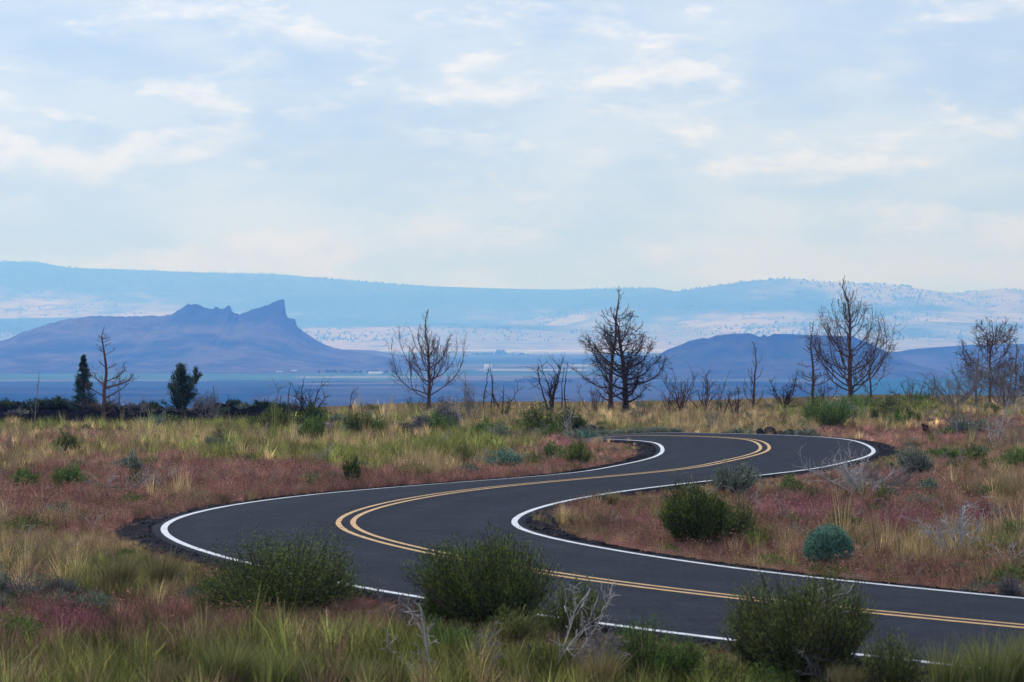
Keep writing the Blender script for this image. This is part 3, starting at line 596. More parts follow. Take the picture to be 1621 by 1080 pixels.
for px, tp, hf, sd, lab in ((340, 610, 7, 51, 'thin dead pole right of the live juniper'), (361, 624, 6, 52, 'tiny dead pole between the juniper and the forked bare tree'), (442, 624, 7, 53, 'shortest dead pole right of the forked bare tree'), (455, 603, 10, 54, 'dead pole left of the tallest thin pole on the lava'), (479, 594, 6, 55, 'tallest thin dead pole above the charred stubs'), (765, 579, 6, 56, 'left one of the three thin poles under the white tower'), (777, 592, 8, 57, 'shortest of the three thin poles under the white tower'), (783, 574, 7, 58, 'right one of the three thin poles under the white tower'), (889, 580, 7, 59, 'left thin pole beside the forked black snag'), (895, 572, 6, 60, 'right thin pole beside the forked black snag')):
    dead_tree(px, 163 if px > 600 else 157, tp, hf, lab, mat='char', n=9, seed=sd, style='spire', fat=.45, twig=.5, name='dead_pole', group='thin burnt poles')
for a in ((422, 158, 597, 30, 'forked pale bare tree rising from the lava rim', 'greywood', 4, 61), (474, 157, 614, 14, 'charred broken stub on the lava rim', 'char', 4, 62), (493, 157, 608, 24, 'charred bushy snag right of the broken stub', 'char', 7, 63), (553, 163, 621, 16, 'crooked small twig left of the lone candelabra tree', 'char', 2, 64), (572, 164, 632, 18, 'low bare twig nearest the foot of the lone candelabra tree', 'bark', 3, 65), (797, 150, 611, 20, 'small forked black snag in the grass right of the poles', 'char', 5, 66), (872, 163, 569, 26, 'forked black snag leaning left near the centre pair', 'char', 6, 67), (1078, 163, 588, 36, 'bare brown shrub right of the centre pair', 'bark', 9, 68), (1116, 161, 586, 34, 'bare brown shrub leaning right below the bluff', 'bark', 8, 69), (1143, 152, 618, 18, 'dark bare twig standing in the straw grass', 'char', 4, 70), (1166, 152, 612, 16, 'dark bare shrub left of the narrow dead tree', 'char', 5, 71), (1243, 163, 596, 36, 'dense bare shrub between the narrow and slender dead trees', 'char', 10, 72), (1306, 165, 603, 20, 'bare twiggy shrub right at the foot of the slender dead tree', 'bark', 6, 73), (1442, 166, 598, 28, 'fan shaped bare shrub before the teal field', 'bark', 8, 74), (1475, 166, 598, 18, 'small bare shrub right of the fan shaped one', 'bark', 6, 75), (745, 148, 600, 26, 'grey bare shrub beside the dark grey round bush', 'greywood', 7, 76), (655, 165, 622, 30, 'low bare shrub at the left foot of the lone candelabra tree', 'bark', 7, 77), (1512, 157, 582, 56, 'tangled grey bare shrub under the left tree of the right tangle', 'greywood', 16, 78), (1590, 155, 572, 60, 'tangled grey bare shrub under the right edge trees', 'greywood', 18, 79), (1060, 158, 612, 26, 'fine bare shrub at the drooping side of the centre pair', 'bark', 7, 80), (940, 160, 608, 34, 'fine bare shrub at the left foot of the centre pair', 'bark', 8, 81), (710, 166, 625, 22, 'low bare shrub at the right foot of the lone candelabra tree', 'bark', 6, 82), (225, 153, 630, 34, 'grey brush pile at the foot of the brown snag', 'greywood', 9, 83), (330, 151, 628, 34, 'grey brush pile at the right foot of the live juniper', 'greywood', 9, 84)):
    bare_shrub(a[0], a[1], a[2], a[3], a[4], a[5], a[6], a[7], thick=1.35 if a[5] == 'char' else 1.0)

# ---- live conifers
def leaves(mb, P, Dv, ln, wd, rng, tone):
    """small diamond leaves at P pointing along Dv"""
    n = len(P); Dv = unit(Dv); sd = unit(np.cross(Dv, unit(rng.normal(0, 1, (n, 3))))); ln = np.broadcast_to(ln, (n,))[:, None]; wd = np.broadcast_to(wd, (n,))[:, None]
    V = np.stack([P, P+Dv*ln*.45+sd*wd*.5, P+Dv*ln, P+Dv*ln*.45-sd*wd*.5], 1).reshape(-1, 3)
    mb.add(V, np.arange(4*n).reshape(-1, 4), None, np.repeat(tone, 4))
def conifer():
    rng = np.random.default_rng(5); x, y, gz, mpp = at_depth(132, 156); gz = lava_z(x, y); H = CAMH-(561-YH)*mpp-gz; Wd = 25*mpp
    t = empty('conifer_tree', (x, y, gz-.05)); tag(t, 'small dark green conical conifer on the lava at left', 'tree')
    m = MB(); m.tube([(0, 0, 0), (0.02, 0, H*.5), (0, 0, H*.97)], [.13, .08, .015], 7); m.build('trunk', M['bark'], t, True)
    c = MB()
    for i in range(210):
        h = rng.uniform(.02, .99)**.9; R = Wd*(1-h)**1.02*rng.uniform(.62, 1.12)+.025; az = rng.uniform(0, 6.28); sd = np.array([math.cos(az), math.sin(az), 0])
        n = int(26+62*R); u = rng.uniform(.15, 1, n)**.7; p0 = np.array([0, 0, H*h])
        P = p0+sd*R*u[:, None]+np.c_[0*u, 0*u, -.18*R*u+.22*R*u**3]+rng.normal(0, .022+.06*R, (n, 3))
        leaves(c, P, sd+rng.normal(0, .5, (n, 3))+np.array([0, 0, .2]), rng.uniform(.05, .11, n), .04, rng, np.clip(rng.uniform(.15, .75)+rng.normal(0, .18, n), 0, 1))
    c.build('crown', M['needle'], t)
conifer()
def juniper():
    rng = np.random.default_rng(6); x, y, gz, mpp = at_depth(284, 155); gz = lava_z(x, y); H = CAMH-(569-YH)*mpp-gz
    t = empty('juniper_tree', (x, y, gz-.05)); tag(t, 'ragged live juniper with two uneven tops on the lava rim', 'tree')
    m = MB(); tr = curve(np.zeros(3), (.05, 0, 1), (-.03, 0, 1), H*.9, 8, rng, .05); m.tube(tr, np.linspace(.16, .03, 8), 7)
    tr2 = curve(tr[2], (1.3, 0, 1), (.15, 0, 1), H*.66, 6, rng, .05); m.tube(tr2, np.linspace(.09, .02, 6), 6); m.build('trunk', M['bark'], t, True)
    c = MB()
    for stem, hb, nb, prof in ((tr, H*.9, 120, ([0, .1, .3, .55, .8, 1], [26, 32, 26, 17, 10, 3])), (tr2, 0, 42, ([0, .3, .6, 1], [6, 9, 9, 5]))):
        for i in range(nb):
            h = rng.uniform(.06, 1); p = np.array([np.interp(h, np.linspace(0, 1, len(stem)), stem[:, j]) for j in range(3)]); az = rng.uniform(0, 6.28); L = float(np.interp(h, *prof))*mpp*rng.uniform(.45, 1.2)
            d = unit(np.array([math.cos(az), math.sin(az), rng.uniform(.1, 1.1)])); n = int(26+110*L); u = rng.uniform(.25, 1.05, n); P = p+d*L*u[:, None]+np.c_[0*u, 0*u, .25*L*u**2]+rng.normal(0, .055, (n, 3))
            leaves(c, P, d+rng.normal(0, .5, (n, 3))+np.array([0, 0, .7]), rng.uniform(.06, .13, n), .04, rng, np.clip(rng.uniform(.1, .85)+rng.normal(0, .18, n), 0, 1))
    c.build('crown', M['juniper'], t)
    for i in range(14):
        b = MB(); az = rng.uniform(0, 6.28); p = tr[rng.integers(2, 7)]; d = np.array([math.cos(az), math.sin(az), rng.uniform(.2, .9)]); b.tube(curve(p, unit(d), unit(d+[0, 0, .6]), rng.uniform(.8, 1.3)*.75, 5, rng, .15), np.linspace(.03, .008, 5), 4); b.build('limb', M['greywood'], t)
juniper()

# ---- leafy shrubs
def shrub(px, py, wpx, hpx, mat, label, kind='dome', seed=None, dens=1.0, name='shrub', cat='shrub', group=None, z=None, D=None, stemmat='stem', lump=.36):
    seed = int(px*7+py*13) if seed is None else seed; rng = np.random.default_rng(seed)
    x, y, gz, mpp = ground_at(px, py) if D is None else at_depth(px, D)
    if z is not None: gz = z
    R = wpx*mpp*.5; H = hpx*mpp; t = empty(name, (x, y, gz-.03)); tag(t, label, cat, group)
    rpx = mpp*1.58                                         # metres per render pixel
    ll = np.clip(2.3*rpx, .036, .11); lw = ll*(.26 if kind == 'broom' else .34)
    n = int(np.clip(6.0*dens*(2*R)*H/(ll*lw), 2200, 56000 if dens >= 2 else 8000)); ns = int(np.clip(n/40, 60, 800))
    az = rng.uniform(0, 2*pi, ns)
    if kind == 'broom': th = np.arccos(1-rng.uniform(0, 1, ns)*.62); pw = 1.25
    elif kind == 'ball': th = np.arccos(1-rng.uniform(0, 1, ns)*1.22); pw = 1.0
    else: th = np.arccos(1-rng.uniform(0, 1, ns)*.97); pw = 1.1
    # uneven outline: several lobes of different reach
    fq = 3.2 if kind == 'broom' else 2.0
    lob = 1+lump*(2*vnoise(np.cos(az)*fq*np.sin(th)+7+seed % 31, np.sin(az)*fq*np.sin(th)+th*1.3, seed)-1)+rng.normal(0, .05 if kind == 'broom' else .03 if kind == 'dome' else .02, ns)
    if kind == 'ball': tip = np.c_[np.sin(th)*np.cos(az)*R, np.sin(th)*np.sin(az)*R, H*.5+np.cos(th)*H*.5]*np.c_[lob, lob, lob*0+1]; root = np.c_[rng.normal(0, .05, ns), rng.normal(0, .05, ns), np.full(ns, .02)]
    else:
        sx = np.sin(th); tip = np.c_[sx*np.cos(az)*R, sx*np.sin(az)*R, np.cos(th)**.8*H*.96+.04*H]*lob[:, None]; root = np.c_[tip[:, :2]*rng.uniform(.05, .35, (ns, 1)), np.zeros(ns)]
    tip[:, :2] += rng.normal(0, .10 if kind != 'ball' else .02, 2)*R*(tip[:, 2:3]/H)*2          # every plant grows a little lopsided
    sm = MB()
    for i in range(0, ns, 2 if kind == 'broom' else 3):
        u = np.linspace(0, 1, 5)[:, None]; c = root[i]+(tip[i]-root[i])*np.c_[u**.9, u**.9, u**pw]*.92; sm.tube(c, np.linspace(.012, .004, 5)*(1+R*.5), 3)
    sm.build('stems', M[stemmat], t)
    k = rng.integers(0, ns, n); u = 1-(1-.12)*rng.uniform(0, 1, n)**(1.6 if kind == 'ball' else 1.0); ut = u[:, None]
    P = root[k]+(tip[k]-root[k])*np.c_[ut**.9, ut**.9, ut**pw]; T = unit((tip-root)[k]*np.c_[np.ones(n), np.ones(n), np.full(n, pw)])
    jit = R*(.035 if kind == 'broom' else .05 if kind == 'ball' else .075)+.012; P = P+rng.normal(0, 1, (n, 3))*jit; P[:, 2] = np.maximum(P[:, 2], .02)
    spread = .38 if kind == 'broom' else .75
    Dv = T+rng.normal(0, spread, (n, 3))+np.array([0, 0, .25]); tone = np.clip(rng.normal(.42, .26, ns)[k]+rng.normal(0, .20, n), 0, 1)
    fm = MB(); leaves(fm, P, Dv, rng.uniform(.7, 1.35, n)*ll*(1.35 if kind == 'broom' else 1), rng.uniform(.8, 1.2, n)*lw, rng, tone)
    fm.build('foliage', M[mat], t); return t
S = shrub
# the four large bushes by the road and the round one
S(447, 968, 276, 124, 'dark', 'large dark green bush at left hiding part of the near white line', 'dome', dens=2.0, lump=.22)
S(786, 990, 228, 138, 'dark', 'tall upright dark green bush in the middle foreground over the yellow line', 'broom', dens=2.4, lump=.30)
S(905, 1006, 110, 80, 'olive', 'lower olive bush leaning against the right of the middle foreground bush', 'broom', dens=1.5)
S(690, 992, 70, 62, 'olive', 'lower olive bush at the left foot of the middle foreground bush', 'broom', dens=1.3)
S(1282, 1066, 232, 152, 'olive', 'large olive bush at lower right with a pale dead stem in front', 'broom', dens=2.3, lump=.25)
S(1195, 1056, 84, 96, 'olive', 'narrow loose olive bush at the left side of the lower right bush', 'broom', dens=1.0)
S(1112, 868, 125, 100, 'dark', 'dark upright bush inside the road loop on the right', 'broom', dens=2.4, lump=.3)
S(1165, 866, 66, 72, 'olive', 'lower right half of the dark bush inside the road loop', 'broom', dens=1.6)
S(1312, 908, 72, 76, 'blue', 'round blue-green ball shaped bush beside the near white line', 'ball', dens=4.5, lump=.11)
S(561, 768, 30, 44, 'dark', 'small narrow dark bush left of the road beside pink grass', 'broom', dens=2)
# blue-green rabbitbrush and sage
for a in ((1160, 781, 74, 44, 'sage', 'pale sage bush overlapping the white line inside the far bend', 'broom'), (803, 743, 66, 30, 'blue', 'low blue-green mound left of the road below the far bend', 'broom'), (1473, 785, 30, 26, 'blue', 'small blue-green bush right of the pale dead brush', 'broom'), (1457, 808, 52, 24, 'sage', 'low sage clump below the small blue-green bush', 'broom'), (1460, 757, 62, 46, 'sage', 'rounded brownish sage bush right of the far bend gravel', 'broom'), (923, 698, 46, 22, 'blue', 'small blue-green bush where the far white line vanishes', 'broom'),
          (355, 716, 46, 24, 'sage', 'faint sage mound in the left olive grass', 'broom'), (205, 752, 36, 34, 'sage', 'sage green tuft bush above the bleached curved branches', 'broom'), (95, 822, 44, 28, 'sage', 'dull sage bush behind the bright shrub at left', 'dome'), (250, 690, 50, 24, 'sage', 'sage mound in the grass below the brown snag', 'dome'), (352, 704, 44, 26, 'olive', 'dark olive mound behind the faint sage mound', 'dome'),
          (700, 683, 64, 44, 'greysage', 'dark grey rounded bush with dead stems below the candelabra tree', 'dome'), (668, 685, 42, 30, 'greysage', 'smaller grey bush at the left of the dark grey rounded bush', 'dome'), (785, 694, 44, 22, 'sage', 'pale sage tuft right of the bright green mound', 'dome'), (1252, 836, 40, 26, 'olive', 'small dull olive bush left of the round ball bush', 'dome'), (1345, 848, 60, 34, 'olive', 'loose olive bush behind the round ball bush', 'broom'), (1200, 872, 50, 36, 'lime', 'yellow-green tuft at the right foot of the dark loop bush', 'broom'), (1395, 800, 36, 24, 'lime', 'yellow-green tuft at the foot of the pale dead brush', 'broom'),
          (48, 955, 78, 42, 'greysage', 'grey sagebrush in the left foreground', 'dome'), (96, 955, 50, 40, 'greysage', 'grey sagebrush touching the right of the left foreground one', 'broom'), (5, 950, 40, 44, 'sage', 'green sage at the left picture edge by grey sagebrush', 'dome'), (130, 935, 70, 26, 'sage', 'flat sage green patch above the purple grass', 'dome'), (1600, 955, 40, 36, 'greysage', 'dull grey tuft at the right edge above the road', 'dome'), (1530, 685, 70, 26, 'sage', 'pale sage mound with a bleached log on it', 'dome')):
    S(*a[:5], a[5], a[6], dens=1.5)
# bright green shrubs
for a in ((18, 852, 52, 30, 'bright', 'bright green shrub at the left edge level with the bend', 'dome'), (62, 850, 56, 36, 'dark', 'dark green shrub joined to the bright shrub at left', 'dome'), (22, 1024, 92, 56, 'bright', 'bright green bush in the lower left corner region', 'dome'), (1252, 783, 36, 28, 'bright', 'dark lime shrub left of the pale dead brush, left half', 'dome'), (1286, 790, 40, 22, 'bright', 'lime shrub left of the pale dead brush, right half', 'dome'), (1606, 868, 56, 44, 'bright', 'green bush at the right edge above the tall grass clump', 'dome'), (880, 729, 32, 32, 'bright', 'bright green shrub below the far bend, left half', 'dome'), (905, 726, 32, 24, 'bright', 'bright green shrub below the far bend, right half', 'dome'), (912, 738, 50, 34, 'lime', 'straw-green tuft bush in front of the bright shrub pair', 'broom'), (692, 698, 58, 34, 'bright', 'bright green mound before the dark grey rounded bush', 'dome'), (768, 692, 44, 32, 'bright', 'bright green mound right of the bleached fallen branch', 'dome'),
          (868, 690, 76, 48, 'dark', 'large dark green bush left of where the road vanishes', 'dome'), (905, 688, 50, 36, 'dark', 'dark green bush at the right shoulder of the large rim bush', 'broom'), (866, 694, 40, 20, 'bright', 'bright leafy clump in front of the large dark rim bush', 'dome'), (895, 694, 34, 16, 'lime', 'yellow-green clump in front of the dark rim bush', 'dome'), (733, 740, 40, 34, 'lime', 'yellow-green tuft left of the blue-green mound', 'broom'), (842, 740, 34, 24, 'lime', 'olive lime tuft right of the blue-green mound', 'dome'),
          (502, 676, 40, 34, 'dark', 'dark green upright bush on the left meadow skyline', 'broom'), (440, 684, 52, 38, 'olive', 'olive upright bush left of the dark skyline bush', 'broom'), (410, 690, 44, 22, 'dark', 'dark low bush at the left of the olive upright bush', 'dome'), (468, 692, 40, 26, 'dark', 'dark low bush between the two upright skyline bushes', 'dome'), (432, 698, 44, 22, 'bright', 'green low clump before the olive upright bush', 'dome'), (490, 706, 46, 44, 'bright', 'bright grassy bush below the dark skyline bush', 'broom'), (568, 690, 48, 32, 'olive', 'olive bush right of the grey log', 'broom'), (600, 684, 36, 24, 'bright', 'small green bush left of the two dark rocks', 'dome'), (540, 690, 40, 22, 'sage', 'sage low bush right of the grey log', 'dome'),
          (108, 775, 62, 36, 'bright', 'bright green grassy shrub in the left pink meadow', 'broom'), (28, 780, 46, 38, 'bright', 'bright green grassy shrub at the left edge of the pink meadow', 'broom'), (110, 722, 50, 36, 'olive', 'olive bush around the bleached stick on the left', 'broom'), (300, 672, 60, 20, 'olive', 'olive low bush at the foot of the live juniper', 'dome'), (268, 678, 46, 24, 'dark', 'dark low bush below the lava rim at left', 'dome'),
          (1310, 678, 92, 46, 'bright', 'bright green leafy bush beyond the far bend', 'broom'), (1352, 652, 72, 26, 'bright', 'green low bush at the foot of the tallest dead tree', 'dome'), (1335, 662, 60, 30, 'sage', 'sage green bush behind the bright leafy bush', 'dome'), (1400, 650, 70, 22, 'olive', 'olive low bush right of the tallest dead tree', 'dome'), (1395, 660, 46, 22, 'dark', 'dark sage mound below the olive bush on the right bank', 'dome'), (1424, 664, 36, 20, 'dark', 'darkest mound on the right bank', 'dome'), (1450, 668, 24, 14, 'dark', 'smallest dark mound on the right bank', 'dome'), (1420, 672, 44, 18, 'bright', 'green mound before the darkest mound on the right bank', 'dome'), (1455, 638, 50, 16, 'bright', 'green strip of low bush before the teal field', 'dome'),
          (1484, 726, 32, 20, 'bright', 'leftmost bright shrub of the row on the right bank', 'dome'), (1510, 732, 46, 26, 'bright', 'second bright shrub of the row on the right bank', 'dome'), (1545, 736, 48, 32, 'dark', 'darker third shrub of the row on the right bank', 'dome'), (1605, 746, 64, 34, 'bright', 'bright grassy bush at the right edge of the bank row', 'broom'), (1572, 748, 50, 22, 'olive', 'olive low shrub between the bank row bushes', 'broom'), (1500, 688, 26, 10, 'bright', 'tiny green clump right of the charred stump', 'dome'), (1572, 655, 28, 14, 'dark', 'dark small bush under the right edge trees', 'dome'), (1190, 688, 28, 18, 'olive', 'small olive clump at the far road edge by the rocks', 'dome'),
          (1020, 1070, 130, 88, 'bright', 'vivid green bush at the bottom right of centre', 'broom'), (1068, 1082, 80, 76, 'bright', 'vivid green grassy bush touching the near white line', 'broom'), (1140, 1092, 80, 64, 'lime', 'yellow-green bush at the bottom below the white line end', 'dome'), (1225, 1100, 84, 46, 'bright', 'bright green bush at the bottom before the lower right bush', 'dome'), (1418, 1088, 120, 74, 'olive', 'green loose bush left of the tall foreground grass', 'broom'), (800, 1022, 110, 52, 'lime', 'yellowish tuft bush before the middle foreground bush', 'broom'), (720, 1045, 110, 62, 'bright', 'green grassy bush behind the bleached foreground branch', 'broom'), (880, 1070, 120, 60, 'lime', 'olive lime bush around the forked pale branch', 'broom')):
    S(*a[:5], a[5], a[6], dens=1.5)
# shrubs on the lava flow
ORD = ['first','second','third','fourth','fifth','sixth','seventh','eighth','ninth','tenth','eleventh','twelfth','thirteenth','fourteenth','fifteenth','sixteenth','seventeenth','eighteenth','nineteenth']
rg = np.random.default_rng(77); spots = [(8, 40, 'juniper'), (30, 34, 'sage'), (22, 26, 'greysage'), (45, 30, 'juniper'), (68, 34, 'juniper'), (90, 30, 'juniper'), (104, 28, 'juniper'), (150, 26, 'greysage'), (178, 30, 'juniper'), (210, 24, 'greysage'), (238, 34, 'juniper'), (262, 36, 'greysage'), (322, 44, 'greysage'), (352, 26, 'juniper'), (372, 26, 'juniper'), (392, 30, 'sage'), (415, 26, 'juniper'), (438, 28, 'juniper'), (462, 26, 'greysage')]
for i, (px, w, mt) in enumerate(spots):
    D = 152.8 if i in (1, 2) else rg.uniform(155.5, 160); x = (px-810.5)*D/FPX; hp = rg.uniform(8, 14) if i != 12 else 26
    S(px, 0, w, hp, mt, ('grey rounded bush low on the front of the lava' if mt == 'greysage' else 'pale sage bush low on the front of the lava') if i in (1, 2) else ('dark shrub mass joined to the right of the live juniper' if i == 12 else 'low %s shrub on the black lava flow, %s lava shrub from the left edge' % ('grey' if mt == 'greysage' else 'sage' if mt == 'sage' else 'dark green', ORD[i])), 'dome', group='shrubs on the lava flow', D=D, z=lava_z(x, D), dens=1.2)
# pale cushions along the far road edge
for i, px in enumerate((956, 985, 1022, 1046, 1064, 1172, 1262, 1282)):
    S(px, 0, 34+6*(i % 3), 9+3*(i % 2), 'sage', 'pale green cushion plant along the far road edge, %s of the row from the left' % ORD[i], 'dome', group='pale cushion plants along the far road edge', D=far_edge(px, .55+.3*(i % 2)), dens=1.2, name='cushion_plant', cat='plant')

# ---- tall grass clumps
GM = {}
GM['green'] = leaf_mat('clump_green', (.075, .105, .030), (.18, .205, .058), (.38, .36, .15), .3)
GM['straw'] = leaf_mat('clump_straw', (.14, .115, .045), (.26, .205, .085), (.40, .32, .17), .3)
GM['olive'] = leaf_mat('clump_olive', (.085, .085, .034), (.17, .155, .065), (.32, .27, .14), .3)
def blades(mb, n, R, H, rng, lean=.35, wid=.008, bend=(0, 0)):
    az = rng.uniform(0, 6.28, n); r = R*np.sqrt(rng.uniform(0, 1, n)); root = np.c_[np.cos(az)*r*.45, np.sin(az)*r*.45, 0*r]
    h = H*rng.uniform(.5, 1.05, n); out = np.c_[np.cos(az), np.sin(az)]*(r/R)[:, None]*lean*h[:, None]+rng.normal(0, .15, (n, 2))*h[:, None]+np.array(bend)*h[:, None]
    sd = rng.uniform(0, 6.28, n); s2 = np.c_[np.cos(sd), np.sin(sd), 0*sd]*wid*rng.uniform(.6, 1.3, (n, 1))*.5
    mid = root+np.c_[out*.35, h*.58]; tip = root+np.c_[out*1.05, h]
    V = np.stack([root-s2, root+s2, mid+s2*.8, mid-s2*.8, tip], 1).reshape(-1, 3); i = np.arange(n)[:, None]*5
    tone = np.repeat(np.clip(rng.normal(.45, .32, n), 0, 1), 5)
    mb.add(V, i+np.array([[0, 1, 2, 3]]), i+np.array([[3, 2, 4]]), tone)
def clump(px, py, wpx, hpx, mat, label, n=420, bend=(.08, 0), lean=.4):
    rng = np.random.default_rng(int(px*3+py)); x, y, gz, mpp = ground_at(px, py); t = empty('grass_clump', (x, y, gz-.02)); tag(t, label, 'grass clump', 'tall bunchgrass clumps')
    m = MB(); blades(m, n, wpx*mpp*.5, hpx*mpp, rng, lean, max(.007, mpp*1.1), bend); m.build('blades', GM[mat], t)
    s = MB(); k = int(n*.12); blades(s, k, wpx*mpp*.5, hpx*mpp*1.22, rng, lean*.9, max(.005, mpp*.8), bend); s.build('seed_stalks', GM['straw'], t)
for a in ((1500, 1096, 110, 92, 'green', 'tall green grass clump at lower right beside the olive bush', 420), (1570, 1100, 130, 108, 'green', 'tallest green grass clump in the lower right corner', 560), (1625, 1085, 90, 98, 'green', 'green grass clump cut by the right edge at the bottom', 380), (1578, 890, 66, 54, 'green', 'yellow-green bunchgrass clump right of the pale antler-like brush', 420), (1535, 797, 36, 46, 'straw', 'yellow straw tuft on the right bank below the shrub row', 220), (1592, 802, 40, 52, 'straw', 'pale straw tuft at the right edge of the bank', 220), (1405, 790, 26, 30, 'straw', 'small straw tuft right of the pale dead brush', 160), (968, 803, 26, 30, 'straw', 'straw tuft inside the near bend by the gravel', 160), (185, 945, 90, 74, 'olive', 'tall olive grass clump left of the bend gravel', 560), (255, 935, 80, 66, 'olive', 'tall olive grass clump right beside the bend gravel', 480), (360, 1098, 130, 96, 'green', 'tall green foreground grass at the bottom left of centre', 900), (265, 1105, 110, 70, 'olive', 'olive foreground grass at the bottom left', 600), (450, 1100, 120, 80, 'green', 'green foreground grass below the large left bush', 700), (570, 1100, 110, 66, 'green', 'green foreground grass left of the bleached branch', 600), (950, 1098, 90, 76, 'straw', 'straw coloured foreground grass at the bottom centre', 500), (1340, 1098, 110, 54, 'straw', 'straw coloured foreground grass below the lower right bush', 500), (670, 762, 46, 34, 'straw', 'golden grass clump left of the road before the mound', 260), (640, 758, 40, 26, 'straw', 'smaller golden grass clump left of the golden one', 220), (470, 722, 50, 26, 'straw', 'pale gold clump in the left meadow by the bleached twig', 220), (1480, 905, 70, 32, 'straw', 'straw clump below the pale antler-like brush', 300), (1400, 912, 70, 28, 'straw', 'straw clump between the round bush and the near white line', 300), (60, 900, 60, 40, 'straw', 'straw clump in the left meadow above grey sagebrush', 260), (300, 800, 40, 20, 'straw', 'gold tuft above the bend at left', 160)):
    clump(*a)

# ---- bleached dead brush
def brush(px, py, top, half, label, n, seed, mat='pale', lean=0.0, curl=0.0, thick=1.0):
    x, y, z, mpp = ground_at(px, py); return bare_shrub(px, y, top, half, label, mat, n, seed, spread=1.0, group='bleached dead brush', lean=lean, curl=curl, thick=thick*.95, name='dead_brush', wob=.055)
for a in ((1368, 792, 706, 58, 'pale silvery dead brush arching over the far bend line', 13, 201, 'pale', -.35, .35, .8), (1395, 790, 722, 44, 'tangled grey dead brush behind the silvery arching brush', 11, 202, 'greywood', .2, .4, .7), (1520, 892, 800, 52, 'pale antler-like dead brush right of the round bush', 9, 203, 'pale', -.25, 0, .9), (1612, 905, 850, 40, 'pale dead brush at the right edge below the grass clump', 8, 204, 'pale', .2, .2, .8), (684, 1082, 958, 44, 'bleached branch leaning left in the bottom foreground', 2, 205, 'pale', -.55, 0, .75), (778, 1075, 1000, 30, 'short pale dead stems at the bottom centre', 4, 206, 'greywood', -.15, 0, .6), (860, 1072, 940, 50, 'forked pale branch leaning right over the middle foreground bush', 3, 207, 'pale', .45, 0, .6), (1312, 1074, 945, 26, 'pale upright dead stem before the lower right bush', 2, 208, 'pale', 0, 0, .55), (1300, 1078, 1000, 70, 'grey fallen twigs at the foot of the lower right bush', 9, 209, 'greywood', .1, .5, .7), (208, 778, 736, 26, 'bleached branches arching right in the left meadow', 5, 210, 'pale', .7, .7, .9), (172, 778, 752, 14, 'short bleached forked stick in the left meadow', 3, 211, 'pale', -.1, 0, 1.2), (106, 726, 702, 10, 'slanted bleached stick in the olive bush at left', 2, 212, 'pale', -.7, 0, 1.0), (68, 782, 764, 10, 'tiny bleached stick between the two grassy shrubs at left', 3, 213, 'pale', .3, 0, .8), (510, 735, 702, 20, 'white bleached twig in the left meadow before the road', 5, 214, 'pale', .1, 0, .9), (490, 732, 718, 24, 'low grey twig heap beside the white bleached twig', 7, 215, 'greywood', -.1, .4, .7), (775, 741, 715, 30, 'low bleached twig heap left of the blue-green mound', 7, 216, 'pale', -.3, .4, .7), (912, 699, 636, 8, 'thin bleached stem before the large dark rim bush', 2, 217, 'pale', -.15, 0, .45), (806, 697, 668, 34, 'bleached branch arching right left of the large rim bush', 4, 218, 'greywood', .9, .6, 1.1), (735, 686, 636, 12, 'bleached leaning stem over the dark grey rounded bush', 2, 219, 'pale', -.35, 0, .5), (1125, 684, 644, 18, 'grey bare bush behind the far bend in straw grass', 8, 220, 'greywood', 0, 0, .8), (1575, 715, 628, 26, 'tall bleached snag leaning right on the right bank', 4, 221, 'pale', .32, 0, .6), (1600, 712, 668, 46, 'bleached twig tangle around the snag on the right bank', 10, 222, 'greywood', .1, .4, .7), (1518, 690, 636, 30, 'bleached forked branch left of the right bank snag', 4, 223, 'greywood', -.3, 0, .9), (1500, 742, 712, 40, 'low bleached twigs in front of the right bank shrub row', 6, 224, 'greywood', .2, .6, .7), (940, 1088, 985, 40, 'brown dry weed stalks right of the forked pale branch', 9, 225, 'greywood', .1, 0, .6), (640, 1000, 930, 40, 'dry brown weed between the two dark foreground bushes', 9, 226, 'greywood', -.1, 0, .5)):
    brush(*a)
def log(px, py, wpx, rpx, label, mat, tilt=.2, rz=.3):
    x, y, z, mpp = ground_at(px, py); rng = np.random.default_rng(px); t = empty('fallen_log', (x, y, z), rz); tag(t, label, 'log', 'fallen logs')
    L = wpx*mpp; r = rpx*mpp; m = MB(); c = curve(np.array([-L/2, 0, r*.7]), (1, 0, tilt), (1, .2, -tilt*.5), L, 7, rng, .06); m.tube(c, r*np.array([.8, 1, 1, .95, .8, .6, .3]), 8); m.build('trunk', M[mat], t, True)
    for q in range(6):
        b = MB(); p = c[rng.integers(1, 6)]; d = unit(rng.normal(0, 1, 3)+[0, 0, .9]); b.tube(curve(p, d, d, L*rng.uniform(.15, .35), 4, rng, .15), np.linspace(r*.35, .008, 4), 4); b.build('broken_branch', M[mat], t)
for a in ((520, 690, 36, 7, 'grey weathered log lying in the left meadow', 'greywood'), (1016, 662, 42, 5, 'dark fallen log in the straw grass by the centre pair', 'char'), (1540, 676, 26, 3, 'short bleached log on the pale sage mound', 'pale'), (700, 694, 60, 3.2, 'bleached fallen branch before the dark grey rounded bush', 'pale'), (1480, 668, 60, 1.8, 'dark fallen trunk across the right bank', 'char')): log(*a)
